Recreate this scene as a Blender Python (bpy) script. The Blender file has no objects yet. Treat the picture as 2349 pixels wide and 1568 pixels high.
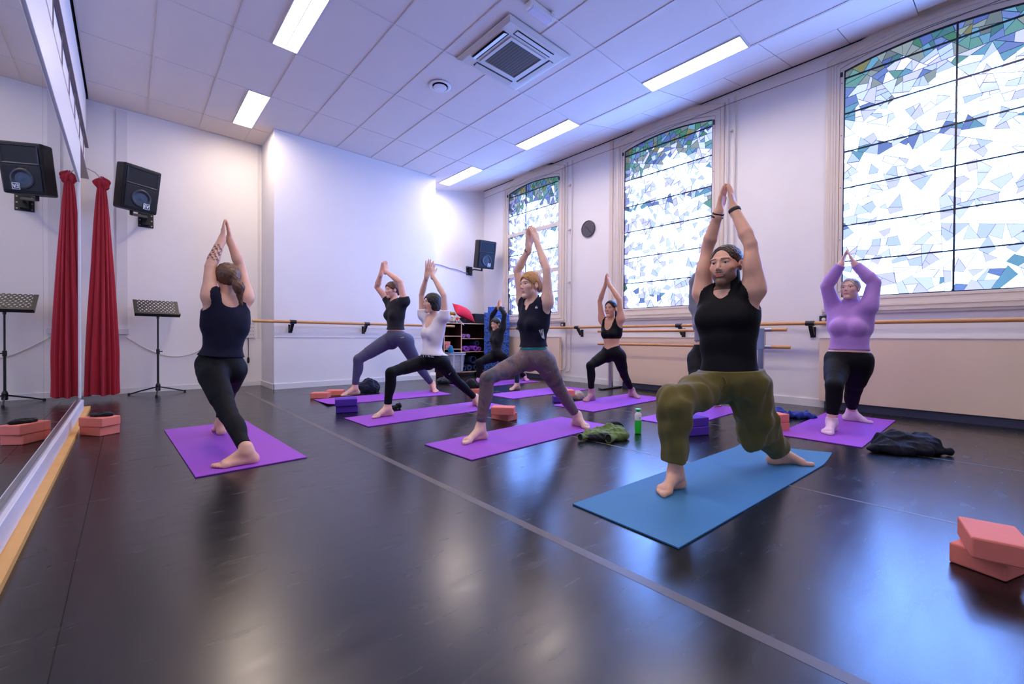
import bpy, bmesh, math, random
import numpy as np
from mathutils import Vector, Matrix

random.seed(7)
rng = np.random.default_rng(7)
scene = bpy.context.scene
col = scene.collection

# ------------------------------------------------------------------ camera
# room axes: X to the right along the back wall, Y into the room, Z up (metres)
FPX, YAW, PITCH, ROLL = 975.33, math.radians(42.216), math.radians(-0.579), math.radians(0.367)
IMG_W, IMG_H = 2349.0, 1568.0
CAM = np.array([0.0, 0.0, 0.83])
_fw = np.array([math.sin(YAW) * math.cos(PITCH), math.cos(YAW) * math.cos(PITCH), math.sin(PITCH)])
_rt0 = np.array([math.cos(YAW), -math.sin(YAW), 0.0])
_up0 = np.cross(_rt0, _fw)
_rt = math.cos(ROLL) * _rt0 + math.sin(ROLL) * _up0
_up = -math.sin(ROLL) * _rt0 + math.cos(ROLL) * _up0
cam_data = bpy.data.cameras.new('camera')
cam_data.sensor_width = 36.0
cam_data.sensor_fit = 'HORIZONTAL'
cam_data.lens = 36.0 * FPX / IMG_W
cam_data.clip_start = 0.02
cam = bpy.data.objects.new('camera', cam_data)
col.objects.link(cam)
cam.matrix_world = Matrix(((_rt[0], _up[0], -_fw[0], CAM[0]), (_rt[1], _up[1], -_fw[1], CAM[1]),
                           (_rt[2], _up[2], -_fw[2], CAM[2]), (0, 0, 0, 1)))
scene.camera = cam

# ------------------------------------------------------------------ sky and view
world = bpy.data.worlds.new('overcast_sky')
scene.world = world
world.use_nodes = True
bg = world.node_tree.nodes['Background']
bg.inputs['Color'].default_value = (0.16, 0.34, 1.0, 1)     # cold winter daylight outside the coloured glass
bg.inputs['Strength'].default_value = 35.0
scene.view_settings.view_transform = 'Standard'
scene.view_settings.look = 'None'
scene.view_settings.gamma = 1.0
scene.view_settings.use_curve_mapping = False
scene.view_settings.exposure = -0.02
scene.cycles.use_denoising = True
scene.cycles.use_adaptive_sampling = True
scene.cycles.adaptive_threshold = 0.03
scene.cycles.max_bounces = 7
scene.cycles.diffuse_bounces = 4
scene.cycles.glossy_bounces = 3
scene.cycles.transparent_max_bounces = 12
scene.cycles.sample_clamp_indirect = 6.0
LAMP_STRENGTH = 39.0
LAMP_COLOR = (1.0, 0.83, 0.69)

# window openings on the right wall: (y_low, y_high)
XR = 6.33
WINDOWS = [(5.63, 7.11), (2.655, 4.13), (-0.355, 1.125)]
for (wy0, wy1) in WINDOWS:                                   # portals: guide the sky light through each window
    ld = bpy.data.lights.new('window_portal', 'AREA')
    ld.shape = 'RECTANGLE'
    ld.size = wy1 - wy0 + 0.1
    ld.size_y = 2.85
    ld.cycles.is_portal = True
    lo = bpy.data.objects.new('window_portal', ld)
    lo.location = (XR + 0.16, (wy0 + wy1) / 2, 2.71)
    lo.rotation_euler = (math.pi / 2, 0, math.pi / 2)
    col.objects.link(lo)

# ------------------------------------------------------------------ helpers
def ray(u, v):
    return _fw + _rt * (u - IMG_W / 2) / FPX - _up * (v - IMG_H / 2) / FPX
def at_x(u, v, x):
    d = ray(u, v); return CAM + d * ((x - CAM[0]) / d[0])
def at_y(u, v, y):
    d = ray(u, v); return CAM + d * ((y - CAM[1]) / d[1])
def at_z(u, v, z):
    d = ray(u, v); return CAM + d * ((z - CAM[2]) / d[2])
def at_d(u, v, depth):
    return CAM + ray(u, v) * depth

def lin(c):
    return tuple((x / 255 / 12.92) if x / 255 <= 0.04045 else ((x / 255 + 0.055) / 1.055) ** 2.4 for x in c)

MATS = {}
def mat(name, rgb, rough=0.5, metal=0.0, spec=0.5, var=0.0, var_scale=8.0, bump=0.0, bump_scale=60.0, emit=None,
        emit_s=0.0, stretch=None, sheen=0.0, linear=False, rvar=0.0, coat=0.0, alpha=1.0):
    """principled surface with procedural colour variation and fine relief"""
    if name in MATS:
        return MATS[name]
    m = bpy.data.materials.new(name)
    m.use_nodes = True
    nt = m.node_tree; b = nt.nodes['Principled BSDF']
    c = rgb if linear else lin(rgb)
    b.inputs['Base Color'].default_value = (*c, 1)
    b.inputs['Roughness'].default_value = rough
    b.inputs['Metallic'].default_value = metal
    b.inputs['Specular IOR Level'].default_value = spec
    b.inputs['Coat Weight'].default_value = coat
    if sheen:
        b.inputs['Sheen Weight'].default_value = sheen
    if alpha < 1:
        b.inputs['Alpha'].default_value = alpha
    if emit:
        b.inputs['Emission Color'].default_value = (*emit, 1)
        b.inputs['Emission Strength'].default_value = emit_s
    if var or bump or rvar:
        tc = nt.nodes.new('ShaderNodeTexCoord'); mp = nt.nodes.new('ShaderNodeMapping')
        if stretch:
            mp.inputs['Scale'].default_value = stretch
        nt.links.new(tc.outputs['Object'], mp.inputs['Vector'])
    if var or rvar:
        n = nt.nodes.new('ShaderNodeTexNoise'); n.inputs['Scale'].default_value = var_scale
        n.inputs['Detail'].default_value = 5
        nt.links.new(mp.outputs[0], n.inputs['Vector'])
        if var:
            mx = nt.nodes.new('ShaderNodeMix'); mx.data_type = 'RGBA'
            mx.inputs[6].default_value = (*[x * (1 - var) for x in c], 1)
            mx.inputs[7].default_value = (*[min(1, x * (1 + var)) for x in c], 1)
            nt.links.new(n.outputs['Fac'], mx.inputs[0]); nt.links.new(mx.outputs[2], b.inputs['Base Color'])
        if rvar:
            mr = nt.nodes.new('ShaderNodeMapRange')
            mr.inputs['To Min'].default_value = max(0.02, rough - rvar); mr.inputs['To Max'].default_value = rough + rvar
            nt.links.new(n.outputs['Fac'], mr.inputs['Value']); nt.links.new(mr.outputs[0], b.inputs['Roughness'])
    if bump:
        n2 = nt.nodes.new('ShaderNodeTexNoise'); n2.inputs['Scale'].default_value = bump_scale
        n2.inputs['Detail'].default_value = 4
        bp = nt.nodes.new('ShaderNodeBump'); bp.inputs['Strength'].default_value = bump; bp.inputs['Distance'].default_value = 0.01
        nt.links.new(mp.outputs[0], n2.inputs['Vector']); nt.links.new(n2.outputs['Fac'], bp.inputs['Height'])
        nt.links.new(bp.outputs[0], b.inputs['Normal'])
    MATS[name] = m
    return m

def tag(o, label=None, cat=None, group=None, kind=None):
    if label: o['label'] = label
    if cat: o['category'] = cat
    if group: o['group'] = group
    if kind: o['kind'] = kind
    return o

def thing(name, label, cat, loc=(0, 0, 0), rz=0.0, group=None):
    o = bpy.data.objects.new(name, None)
    o.empty_display_size = 0.1
    o.location = loc; o.rotation_euler = (0, 0, rz)
    col.objects.link(o)
    return tag(o, label, cat, group)

def link_mesh(name, me, m, parent=None, smooth=False):
    if m is not None:
        me.materials.append(m)
    if smooth:
        me.shade_smooth()
    o = bpy.data.objects.new(name, me)
    col.objects.link(o)
    if parent is not None:
        o.parent = parent
    return o

def raw(name, v, f, m, parent=None, smooth=False):
    me = bpy.data.meshes.new(name)
    me.from_pydata([tuple(map(float, x)) for x in v], [], [tuple(int(i) for i in q) for q in f])
    me.update()
    return link_mesh(name, me, m, parent, smooth)

class MB:
    """collects boxes, tubes, lathes and prisms; build() links them as ONE mesh object"""
    def __init__(s): s.v = []; s.f = []
    def add(s, v, f, M=None):
        n = len(s.v)
        for p in v:
            p = Vector(p)
            s.v.append(tuple(M @ p) if M is not None else tuple(p))
        s.f += [tuple(i + n for i in q) for q in f]
        return s
    def box(s, lo, hi, M=None, bevel=0.0):
        (x0, y0, z0), (x1, y1, z1) = lo, hi
        if bevel <= 0:
            v = [(x, y, z) for z in (z0, z1) for y in (y0, y1) for x in (x0, x1)]
            return s.add(v, [(0, 2, 3, 1), (4, 5, 7, 6), (0, 1, 5, 4), (2, 6, 7, 3), (0, 4, 6, 2), (1, 3, 7, 5)], M)
        bm = bmesh.new(); bmesh.ops.create_cube(bm, size=1)
        for q in bm.verts:
            q.co = ((x0 + x1) / 2 + q.co.x * (x1 - x0), (y0 + y1) / 2 + q.co.y * (y1 - y0), (z0 + z1) / 2 + q.co.z * (z1 - z0))
        bmesh.ops.bevel(bm, geom=bm.edges[:], offset=bevel, segments=2, profile=0.5, affect='EDGES')
        bm.verts.index_update()
        v = [q.co.copy() for q in bm.verts]; f = [[q.index for q in fc.verts] for fc in bm.faces]
        bm.free()
        return s.add(v, f, M)
    def tube(s, pts, r, n=10, caps=True, M=None):
        pts = [Vector(p) for p in pts]
        rr = r if isinstance(r, (list, tuple)) else [r] * len(pts)
        v = []; f = []; prev = None
        for i, p in enumerate(pts):
            d = (pts[min(i + 1, len(pts) - 1)] - pts[max(i - 1, 0)]).normalized()
            if prev is None:
                a = Vector((0, 0, 1)) if abs(d.z) < 0.9 else Vector((1, 0, 0))
                x = d.cross(a).normalized()
            else:
                x = (prev - d * prev.dot(d)).normalized()
            prev = x; y = d.cross(x)
            for k in range(n):
                t = 2 * math.pi * k / n
                v.append(p + x * math.cos(t) * rr[i] + y * math.sin(t) * rr[i])
        for i in range(len(pts) - 1):
            for k in range(n):
                f.append((i * n + k, i * n + (k + 1) % n, (i + 1) * n + (k + 1) % n, (i + 1) * n + k))
        if caps:
            f.append(tuple(range(n - 1, -1, -1))); f.append(tuple((len(pts) - 1) * n + k for k in range(n)))
        return s.add(v, f, M)
    def lathe(s, prof, n=24, M=None):
        v = []; f = []
        for r, z in prof:
            for k in range(n):
                t = 2 * math.pi * k / n
                v.append((r * math.cos(t), r * math.sin(t), z))
        for i in range(len(prof) - 1):
            for k in range(n):
                f.append((i * n + k, i * n + (k + 1) % n, (i + 1) * n + (k + 1) % n, (i + 1) * n + k))
        f.append(tuple(range(n - 1, -1, -1))); f.append(tuple((len(prof) - 1) * n + k for k in range(n)))
        return s.add(v, f, M)
    def prism(s, poly, axis, a, b, M=None):
        """poly: 2-D outline, extruded along axis (0,1,2) from a to b"""
        n = len(poly); v = []
        for w in (a, b):
            for (p, q) in poly:
                c = [p, q]; c.insert(axis, w); v.append(tuple(c))
        f = [tuple(range(n - 1, -1, -1)), tuple(range(n, 2 * n))]
        f += [(i, (i + 1) % n, n + (i + 1) % n, n + i) for i in range(n)]
        return s.add(v, f, M)
    def build(s, name, m, parent=None, smooth=False):
        me = bpy.data.meshes.new(name)
        me.from_pydata(s.v, [], s.f); me.update()
        bm = bmesh.new(); bm.from_mesh(me); bmesh.ops.recalc_face_normals(bm, faces=bm.faces[:]); bm.to_mesh(me); bm.free()
        o = link_mesh(name, me, m, parent)
        if smooth:
            me.shade_smooth()
            try:
                me.set_sharp_from_angle(angle=math.radians(38))
            except Exception:
                pass
        return o

def struct(name, mb, m, parent=None, smooth=False):
    o = mb.build(name, m, parent, smooth) if isinstance(mb, MB) else mb
    if parent is None:
        o['kind'] = 'structure'
    return o

def TR(loc, rz=0.0, rx=0.0, ry=0.0):
    return Matrix.Translation(loc) @ Matrix.Rotation(rz, 4, 'Z') @ Matrix.Rotation(ry, 4, 'Y') @ Matrix.Rotation(rx, 4, 'X')

def copy_tree(o, parent=None):
    c = o.copy(); col.objects.link(c); c.parent = parent
    for ch in list(o.children):
        copy_tree(ch, c)
    return c
# ------------------------------------------------------------------ the room
YB, YP, YN = 8.20, 7.38, 8.0          # back wall, projecting bay, nook wall
XL, XM = -0.50, -0.37                 # left wall, mirror face
YF = -3.2                             # wall behind the camera
ZC, ZW = 4.03, 4.32                   # ceiling, top of window wall (the ceiling slopes up to it)
white_wall = mat('painted_plaster', (244, 239, 236), 0.62, var=0.035, var_scale=2.2, bump=0.05, bump_scale=45, spec=0.3)
white_trim = mat('white_gloss_paint', (236, 233, 230), 0.35, var=0.02, spec=0.4)
cream = mat('cream_window_paint', (228, 214, 198), 0.38, var=0.03, var_scale=5, spec=0.45)
black_metal = mat('black_powder_coat', (20, 20, 22), 0.42, bump=0.05, bump_scale=200)
chrome = mat('brushed_steel', (178, 178, 184), 0.3, metal=1.0, var=0.06, var_scale=20)
beech = mat('beech_wood', (206, 150, 92), 0.38, var=0.16, var_scale=14, stretch=(1, 1, 1))

def floor_material():
    m = bpy.data.materials.new('black_dance_vinyl'); m.use_nodes = True
    nt = m.node_tree; b = nt.nodes['Principled BSDF']; L = nt.links.new
    tc = nt.nodes.new('ShaderNodeTexCoord')
    # scuff marks left by turning feet: one warped, stretched noise drives tint, gloss and a faint relief
    mp = nt.nodes.new('ShaderNodeMapping'); mp.inputs['Rotation'].default_value = (0, 0, 0.6); mp.inputs['Scale'].default_value = (1.6, 7.0, 1)
    L(tc.outputs['Object'], mp.inputs['Vector'])
    nn = nt.nodes.new('ShaderNodeTexNoise'); nn.inputs['Scale'].default_value = 2.4; nn.inputs['Detail'].default_value = 3; nn.inputs['Distortion'].default_value = 0.5
    L(mp.outputs[0], nn.inputs['Vector'])
    rp = nt.nodes.new('ShaderNodeValToRGB'); e = rp.color_ramp.elements
    e[0].position = 0.30; e[0].color = (0.004, 0.0035, 0.004, 1); e[1].position = 0.85; e[1].color = (0.020, 0.018, 0.0185, 1)
    q = e.new(0.68); q.color = (0.007, 0.006, 0.0065, 1)
    L(nn.outputs['Fac'], rp.inputs[0]); L(rp.outputs[0], b.inputs['Base Color'])
    mr = nt.nodes.new('ShaderNodeMapRange'); mr.inputs['From Min'].default_value = 0.3; mr.inputs['From Max'].default_value = 0.75
    mr.inputs['To Min'].default_value = 0.235; mr.inputs['To Max'].default_value = 0.285
    L(nn.outputs['Fac'], mr.inputs['Value']); L(mr.outputs[0], b.inputs['Roughness'])
    bp = nt.nodes.new('ShaderNodeBump'); bp.inputs['Strength'].default_value = 0.022; bp.inputs['Distance'].default_value = 0.01
    L(nn.outputs['Fac'], bp.inputs['Height']); L(bp.outputs[0], b.inputs['Normal'])
    b.inputs['Specular IOR Level'].default_value = 0.85
    return m
vinyl = floor_material()
tape = mat('grey_floor_tape', (92, 84, 80), 0.38, var=0.15, var_scale=30, spec=0.6)

fl = struct('floor', MB().box((XL - 0.2, YF - 0.2, -0.12), (XR + 0.3, YB + 0.2, -0.004)), mat('subfloor', (30, 28, 30), 0.6))
seams = [-0.14, 1.31, 2.79, 4.22, 5.66]
edges = [XL] + seams + [XR]
for i in range(len(edges) - 1):
    MB().box((edges[i] + 0.0015, YF, -0.004), (edges[i + 1] - 0.0015, 7.62, 0.0)).build('vinyl_strip', vinyl, fl)
MB().box((XL, 7.623, -0.004), (1.70, YB, -0.0005)).build('vinyl_strip', vinyl, fl)
MB().box((4.60, 7.623, -0.004), (XR, YB, -0.0005)).build('vinyl_strip', vinyl, fl)
for x, w in zip(seams[1:4], (0.022, 0.010, 0.009)):
    MB().box((x - w, YF, 0.0), (x + w, 7.37, 0.0006)).build('seam_tape', tape, fl)

# walls
wb = struct('wall_back', MB().box((XL, YB, 0), (1.72, YB + 0.15, ZW)), white_wall)
bay = struct('wall_bay', MB().box((1.70, YP, 0), (4.60, YB + 0.15, ZW - 0.2)), white_wall)
nk = struct('wall_nook', MB().box((4.58, YN, 0), (XR, YN + 0.3, ZW + 0.1)), white_wall)
struct('wall_left', MB().box((XL - 0.15, YF, 0), (XL, YB + 0.1, ZW)), white_wall)
struct('wall_front', MB().box((XL - 0.15, YF - 0.15, 0), (XR + 0.3, YF, ZW + 0.2)), white_wall)

Z_SILL, Z_SPR, Z_TOP = 1.335, 4.02, 4.105
def arch_outline(y0, y1, off, n=14, z0=None):
    """window outline grown by off: up the low-y side, over the shallow arch, down the high-y side (y, z)"""
    za = (Z_SILL if z0 is None else z0) - off
    a, b = y0 - off, y1 + off
    pts = [(a, za)]
    for i in range(n + 1):
        t = i / n
        pts.append((a + (b - a) * t, Z_SPR + off + (Z_TOP - Z_SPR + 0.55 * off) * (1 - (2 * t - 1) ** 2)))
    pts.append((b, za))
    return pts

wr = MB()
ys = sorted(WINDOWS); hole = 0.10
cur = YF
for (y0, y1) in ys:
    wr.box((XR, cur, 0), (XR + 0.3, y0 - hole, ZW))
    wr.box((XR, y0 - hole, 0), (XR + 0.3, y1 + hole, Z_SILL - hole))
    o = arch_outline(y0, y1, hole)[1:-1]
    for (p, q) in zip(o[:-1], o[1:]):
        wr.add([(XR, p[0], p[1]), (XR, q[0], q[1]), (XR, q[0], ZW + 0.1), (XR, p[0], ZW + 0.1),
                (XR + 0.3, p[0], p[1]), (XR + 0.3, q[0], q[1]), (XR + 0.3, q[0], ZW + 0.1), (XR + 0.3, p[0], ZW + 0.1)],
               [(0, 1, 2, 3), (7, 6, 5, 4), (0, 4, 5, 1)])
    cur = y1 + hole
wr.box((XR, cur, 0), (XR + 0.3, YB + 0.15, ZW))
wr_o = struct('wall_right', wr, white_wall)

# baseboards and rails
struct('baseboard_back', MB().box((XL, YB - 0.016, 0), (1.70, YB, 0.075)), white_trim)
struct('baseboard_bay', MB().box((1.69, YP - 0.016, 0), (4.61, YP, 0.085)).box((1.685, YP - 0.016, 0), (1.70, YB - 0.016, 0.08)), white_trim)
struct('baseboard_right', MB().box((XR - 0.015, YF, 0), (XR, YN, 0.095)), white_trim)
struct('baseboard_nook', MB().box((4.6, YN - 0.015, 0), (XR, YN, 0.09)), white_trim)
struct('trim_1', MB().box((1.70, YP - 0.006, 0.825), (4.60, YP, 1.0)).box((1.70, YP - 0.010, 0.812), (4.60, YP, 0.825)), white_wall)

# ---------------------------------------------------------------- ceiling: tiles hung in a grid
tile_m = mat('ceiling_tile_board', (234, 222, 214), 0.8, var=0.03, var_scale=3, bump=0.12, bump_scale=140, spec=0.2)
grid_m = mat('ceiling_grid_metal', (226, 214, 208), 0.45, spec=0.4)
gap_m = mat('dark_ceiling_gap', (14, 13, 15), 0.8)
ce = struct('ceiling', MB().box((XL - 0.15, YF - 0.15, ZC + 0.13), (5.0, YB + 0.15, ZC + 0.2)), gap_m)
struct('ceiling_slope', MB().add([(4.95, YF, ZC + 0.16), (XR + 0.32, YF, ZW + 0.17), (XR + 0.32, YB + 0.2, ZW + 0.17), (4.95, YB + 0.2, ZC + 0.16),
        (4.95, YF, ZC + 0.22), (XR + 0.32, YF, ZW + 0.23), (XR + 0.32, YB + 0.2, ZW + 0.23), (4.95, YB + 0.2, ZC + 0.22)],
        [(0, 3, 2, 1), (4, 5, 6, 7), (0, 1, 5, 4), (3, 7, 6, 2)]), gap_m)
GX = [-0.365 + 0.6035 * k for k in range(10)]       # -0.365 ... 5.067
GY = [YF] + [y for y in (-1.784 - 1.173, -1.784, -0.611, 0.562, 1.735, 2.908, 4.081, 5.254, 6.427, 7.60)] + [YB]
_bay = lambda k: (GY[k] + 0.010, GY[k + 1] - 0.010)
LAMPS = [(1.185, 1.442, *_bay(k)) for k in (9, 7, 5, 3)] + [(4.805, 5.062, *_bay(k)) for k in (9, 7, 5, 3)]
AC = (2.80, 3.74, 3.175, 4.065)
tile_cache = {}
def ceiling_tile(x0, x1, y0, y1):
    if x1 - x0 < 0.03 or y1 - y0 < 0.03:
        return
    key = (round(x1 - x0, 3), round(y1 - y0, 3))
    if key not in tile_cache:
        o = MB().box((0, 0, 0), (x1 - x0, y1 - y0, 0.014)).build('ceiling_tile', tile_m, ce)
        tile_cache[key] = o.data
    else:
        o = bpy.data.objects.new('ceiling_tile', tile_cache[key]); col.objects.link(o); o.parent = ce
    o.location = (x0, y0, ZC + 0.006 + random.uniform(0, 0.0025))
g = 0.007
def inside_bay(x0, x1, y0, y1):
    return y0 >= YP - 0.02 and x0 >= 1.66 and x1 <= 4.64
for i in range(9):
    for j in range(len(GY) - 1):
        x0, x1, y0, y1 = GX[i] + g, GX[i + 1] - g, GY[j] + g, GY[j + 1] - g
        if inside_bay(GX[i], GX[i + 1], GY[j], GY[j + 1]):
            continue
        lamp = [l for l in LAMPS if l[0] > GX[i] - 0.05 and l[1] < GX[i + 1] + 0.05 and l[2] < (y0 + y1) / 2 < l[3]]
        if lamp:
            l = lamp[0]
            ceiling_tile(x0, l[0] - 0.002, y0, y1)
            ceiling_tile(l[1] + 0.002, x1, y0, y1)
        else:
            ceiling_tile(x0, x1, y0, y1)
for x in GX:
    MB().box((x - g, YF, ZC), (x + g, YB if (x < 1.7 or x > 4.6) else YP, ZC + 0.012)).build('grid_runner', grid_m, ce)
for y in GY[1:-1]:
    MB().box((GX[0], y - g, ZC + 0.0015), (GX[-1], y + g, ZC + 0.0125)).build('grid_cross_bar', grid_m, ce)
MB().box((XL, YB - 0.02, ZC + 0.001), (1.70, YB, ZC + 0.02)).box((1.70, YP - 0.02, ZC + 0.001), (4.6, YP, ZC + 0.02)).build('edge_angle', grid_m, ce)
MB().box((XL, YF, ZC - 0.0), (GX[0] - 0.02, YB, ZC + 0.1)).build('shadow_gap', gap_m, ce)
# slope: two strips of panels rising to the window wall
sl = bpy.data.objects['ceiling_slope']
XS = [5.075, 5.655, XR - 0.005]
def zs(x): return ZC + (x - XS[0]) * (ZW - 0.005 - ZC) / (XS[2] - XS[0])
for s in (0, 1):
    xa, xb = XS[s] + 0.004, XS[s + 1] - 0.004
    step = 1.173 if s == 0 else 0.5865
    y = 1.66 - 6 * 1.173
    while y < YN:
        a, b = max(YF, y + 0.004), min(YN + 0.02, y + step - 0.004)
        dark_open = s == 1 and (abs((a + b) / 2 - 0.19) < 0.29 or abs((a + b) / 2 - 6.05) < 0.29)
        if b > a + 0.05:
            xb2 = xb - (0.13 if dark_open else 0)
            zz = [zs(xa), zs(xb2)]
            MB().add([(xa, a, zz[0]), (xb2, a, zz[1]), (xb2, b, zz[1]), (xa, b, zz[0]), (xa, a, zz[0] + 0.012), (xb2, a, zz[1] + 0.012), (xb2, b, zz[1] + 0.012), (xa, b, zz[0] + 0.012)],
                     [(0, 3, 2, 1), (4, 5, 6, 7), (0, 1, 5, 4), (1, 2, 6, 5), (2, 3, 7, 6), (3, 0, 4, 7)]).build('ceiling_panel', tile_m, sl)
        y += step
MB().add([(XS[2] - 0.012, YF, zs(XS[2]) - 0.012), (XS[2], YF, zs(XS[2]) - 0.012), (XS[2], YN, zs(XS[2]) - 0.012), (XS[2] - 0.012, YN, zs(XS[2]) - 0.012),
          (XS[2] - 0.012, YF, zs(XS[2]) + 0.02), (XS[2], YF, zs(XS[2]) + 0.02), (XS[2], YN, zs(XS[2]) + 0.02), (XS[2] - 0.012, YN, zs(XS[2]) + 0.02)],
         [(0, 1, 2, 3), (4, 7, 6, 5), (0, 3, 7, 4), (1, 5, 6, 2), (0, 4, 5, 1), (3, 2, 6, 7)]).build('edge_angle', gap_m, sl)

# ---------------------------------------------------------------- recessed fluorescent lights
lamp_emit = mat('lit_fluorescent_diffuser', (255, 250, 245), 0.4, emit=LAMP_COLOR, emit_s=LAMP_STRENGTH)
lamp_frame = mat('light_frame_white', (228, 224, 222), 0.4)
lamp_label = ['lit ceiling light panel nearest the back wall in the row by the mirror',
              'long lit ceiling light panel cut by the top edge, in the row by the mirror',
              'third lit ceiling light panel of the mirror row, above the camera',
              'fourth lit ceiling light panel of the mirror row, behind the camera',
              'smallest lit ceiling light panel, by the white bay corner in the window row',
              'middle lit ceiling light panel of the three in the window row',
              'largest lit ceiling light panel of the window row, beside the big right window',
              'lit ceiling light panel of the window row, out past the right window']
for (l, lb) in zip(LAMPS, lamp_label):
    x0, x1, y0, y1 = l
    t = thing('ceiling_light', lb, 'ceiling light', ((x0 + x1) / 2, (y0 + y1) / 2, ZC), group='recessed fluorescent lights')
    w, d = (x1 - x0) / 2, (y1 - y0) / 2
    fr = MB()
    fr.box((-w, -d, -0.004), (-w + 0.008, d, 0.07)).box((w - 0.008, -d, -0.004), (w, d, 0.07))
    fr.box((-w + 0.008, -d, -0.004), (w - 0.008, -d + 0.008, 0.07)).box((-w + 0.008, d - 0.008, -0.004), (w - 0.008, d, 0.07))
    fr.build('frame', lamp_frame, t)
    MB().box((-w + 0.008, -d + 0.008, 0.006), (w - 0.008, d - 0.008, 0.012)).build('diffuser', lamp_emit, t)
    lv = MB().box((-0.004, -d + 0.02, 0.001), (0.004, d - 0.02, 0.006))
    lv.build('centre_spine', lamp_frame, t)
# ---------------------------------------------------------------- stained-glass windows
def pane_mat(name, rgb, t=1.0):
    """clear tinted glass: lets the sky through, with a faint glossy face"""
    m = bpy.data.materials.new(name); m.use_nodes = True
    nt = m.node_tree; nt.nodes.clear(); L = nt.links.new
    out = nt.nodes.new('ShaderNodeOutputMaterial')
    tr = nt.nodes.new('ShaderNodeBsdfTransparent'); tr.inputs['Color'].default_value = (*[math.sqrt(x * t) for x in rgb], 1)      # two faces per pane
    gl = nt.nodes.new('ShaderNodeBsdfGlossy'); gl.inputs['Roughness'].default_value = 0.12
    df = nt.nodes.new('ShaderNodeBsdfDiffuse'); df.inputs['Color'].default_value = (*[0.5 * x / max(rgb) for x in rgb], 1)
    mx = nt.nodes.new('ShaderNodeMixShader'); mx.inputs[0].default_value = 0.025
    m2 = nt.nodes.new('ShaderNodeMixShader'); m2.inputs[0].default_value = 0.03
    L(tr.outputs[0], mx.inputs[1]); L(df.outputs[0], mx.inputs[2])
    L(mx.outputs[0], m2.inputs[1]); L(gl.outputs[0], m2.inputs[2]); L(m2.outputs[0], out.inputs[0])
    return m
CLEAR = [pane_mat('clear_glass', (0.90, 0.90, 0.88)), pane_mat('clear_glass_cool', (0.72, 0.72, 0.72))]
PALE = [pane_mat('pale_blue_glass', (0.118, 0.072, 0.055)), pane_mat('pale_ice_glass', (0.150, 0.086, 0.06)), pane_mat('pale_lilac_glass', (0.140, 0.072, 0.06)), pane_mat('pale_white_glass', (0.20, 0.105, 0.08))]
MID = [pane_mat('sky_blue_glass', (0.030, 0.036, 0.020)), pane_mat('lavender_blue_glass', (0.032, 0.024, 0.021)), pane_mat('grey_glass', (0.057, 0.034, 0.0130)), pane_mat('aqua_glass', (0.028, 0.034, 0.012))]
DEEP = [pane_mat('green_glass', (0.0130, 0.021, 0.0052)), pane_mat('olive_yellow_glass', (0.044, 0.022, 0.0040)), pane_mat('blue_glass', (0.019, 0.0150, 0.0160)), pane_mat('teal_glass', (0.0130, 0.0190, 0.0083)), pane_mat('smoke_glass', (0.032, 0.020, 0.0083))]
lead = mat('lead_came', (110, 122, 156), 0.5, metal=0.0)
bar_m = mat('black_glazing_bar', (14, 14, 34), 0.45)

def clip_half(poly, a, b, c):
    """keep a*y + b*z <= c"""
    out = []
    for i in range(len(poly)):
        p, q = poly[i], poly[(i + 1) % len(poly)]
        dp, dq = a * p[0] + b * p[1] - c, a * q[0] + b * q[1] - c
        if dp <= 0: out.append(p)
        if (dp < 0 < dq) or (dq < 0 < dp):
            t = dp / (dp - dq); out.append((p[0] + t * (q[0] - p[0]), p[1] + t * (q[1] - p[1])))
    return out
def area2(poly):
    return 0.5 * sum(poly[i][0] * poly[(i + 1) % len(poly)][1] - poly[(i + 1) % len(poly)][0] * poly[i][1] for i in range(len(poly)))
def inset(poly, d):
    n = len(poly); out = []
    if area2(poly) < 0: poly = poly[::-1]
    q = poly
    for i in range(n):
        p0, p1 = poly[i], poly[(i + 1) % n]
        ex, ez = p1[0] - p0[0], p1[1] - p0[1]; L = math.hypot(ex, ez)
        if L < 1e-6: continue
        nx, nz = ez / L, -ex / L                 # outward normal of a counter-clockwise outline
        q = clip_half(q, nx, nz, nx * p0[0] + nz * p0[1] - d)
        if len(q) < 3: return []
    return q

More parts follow.
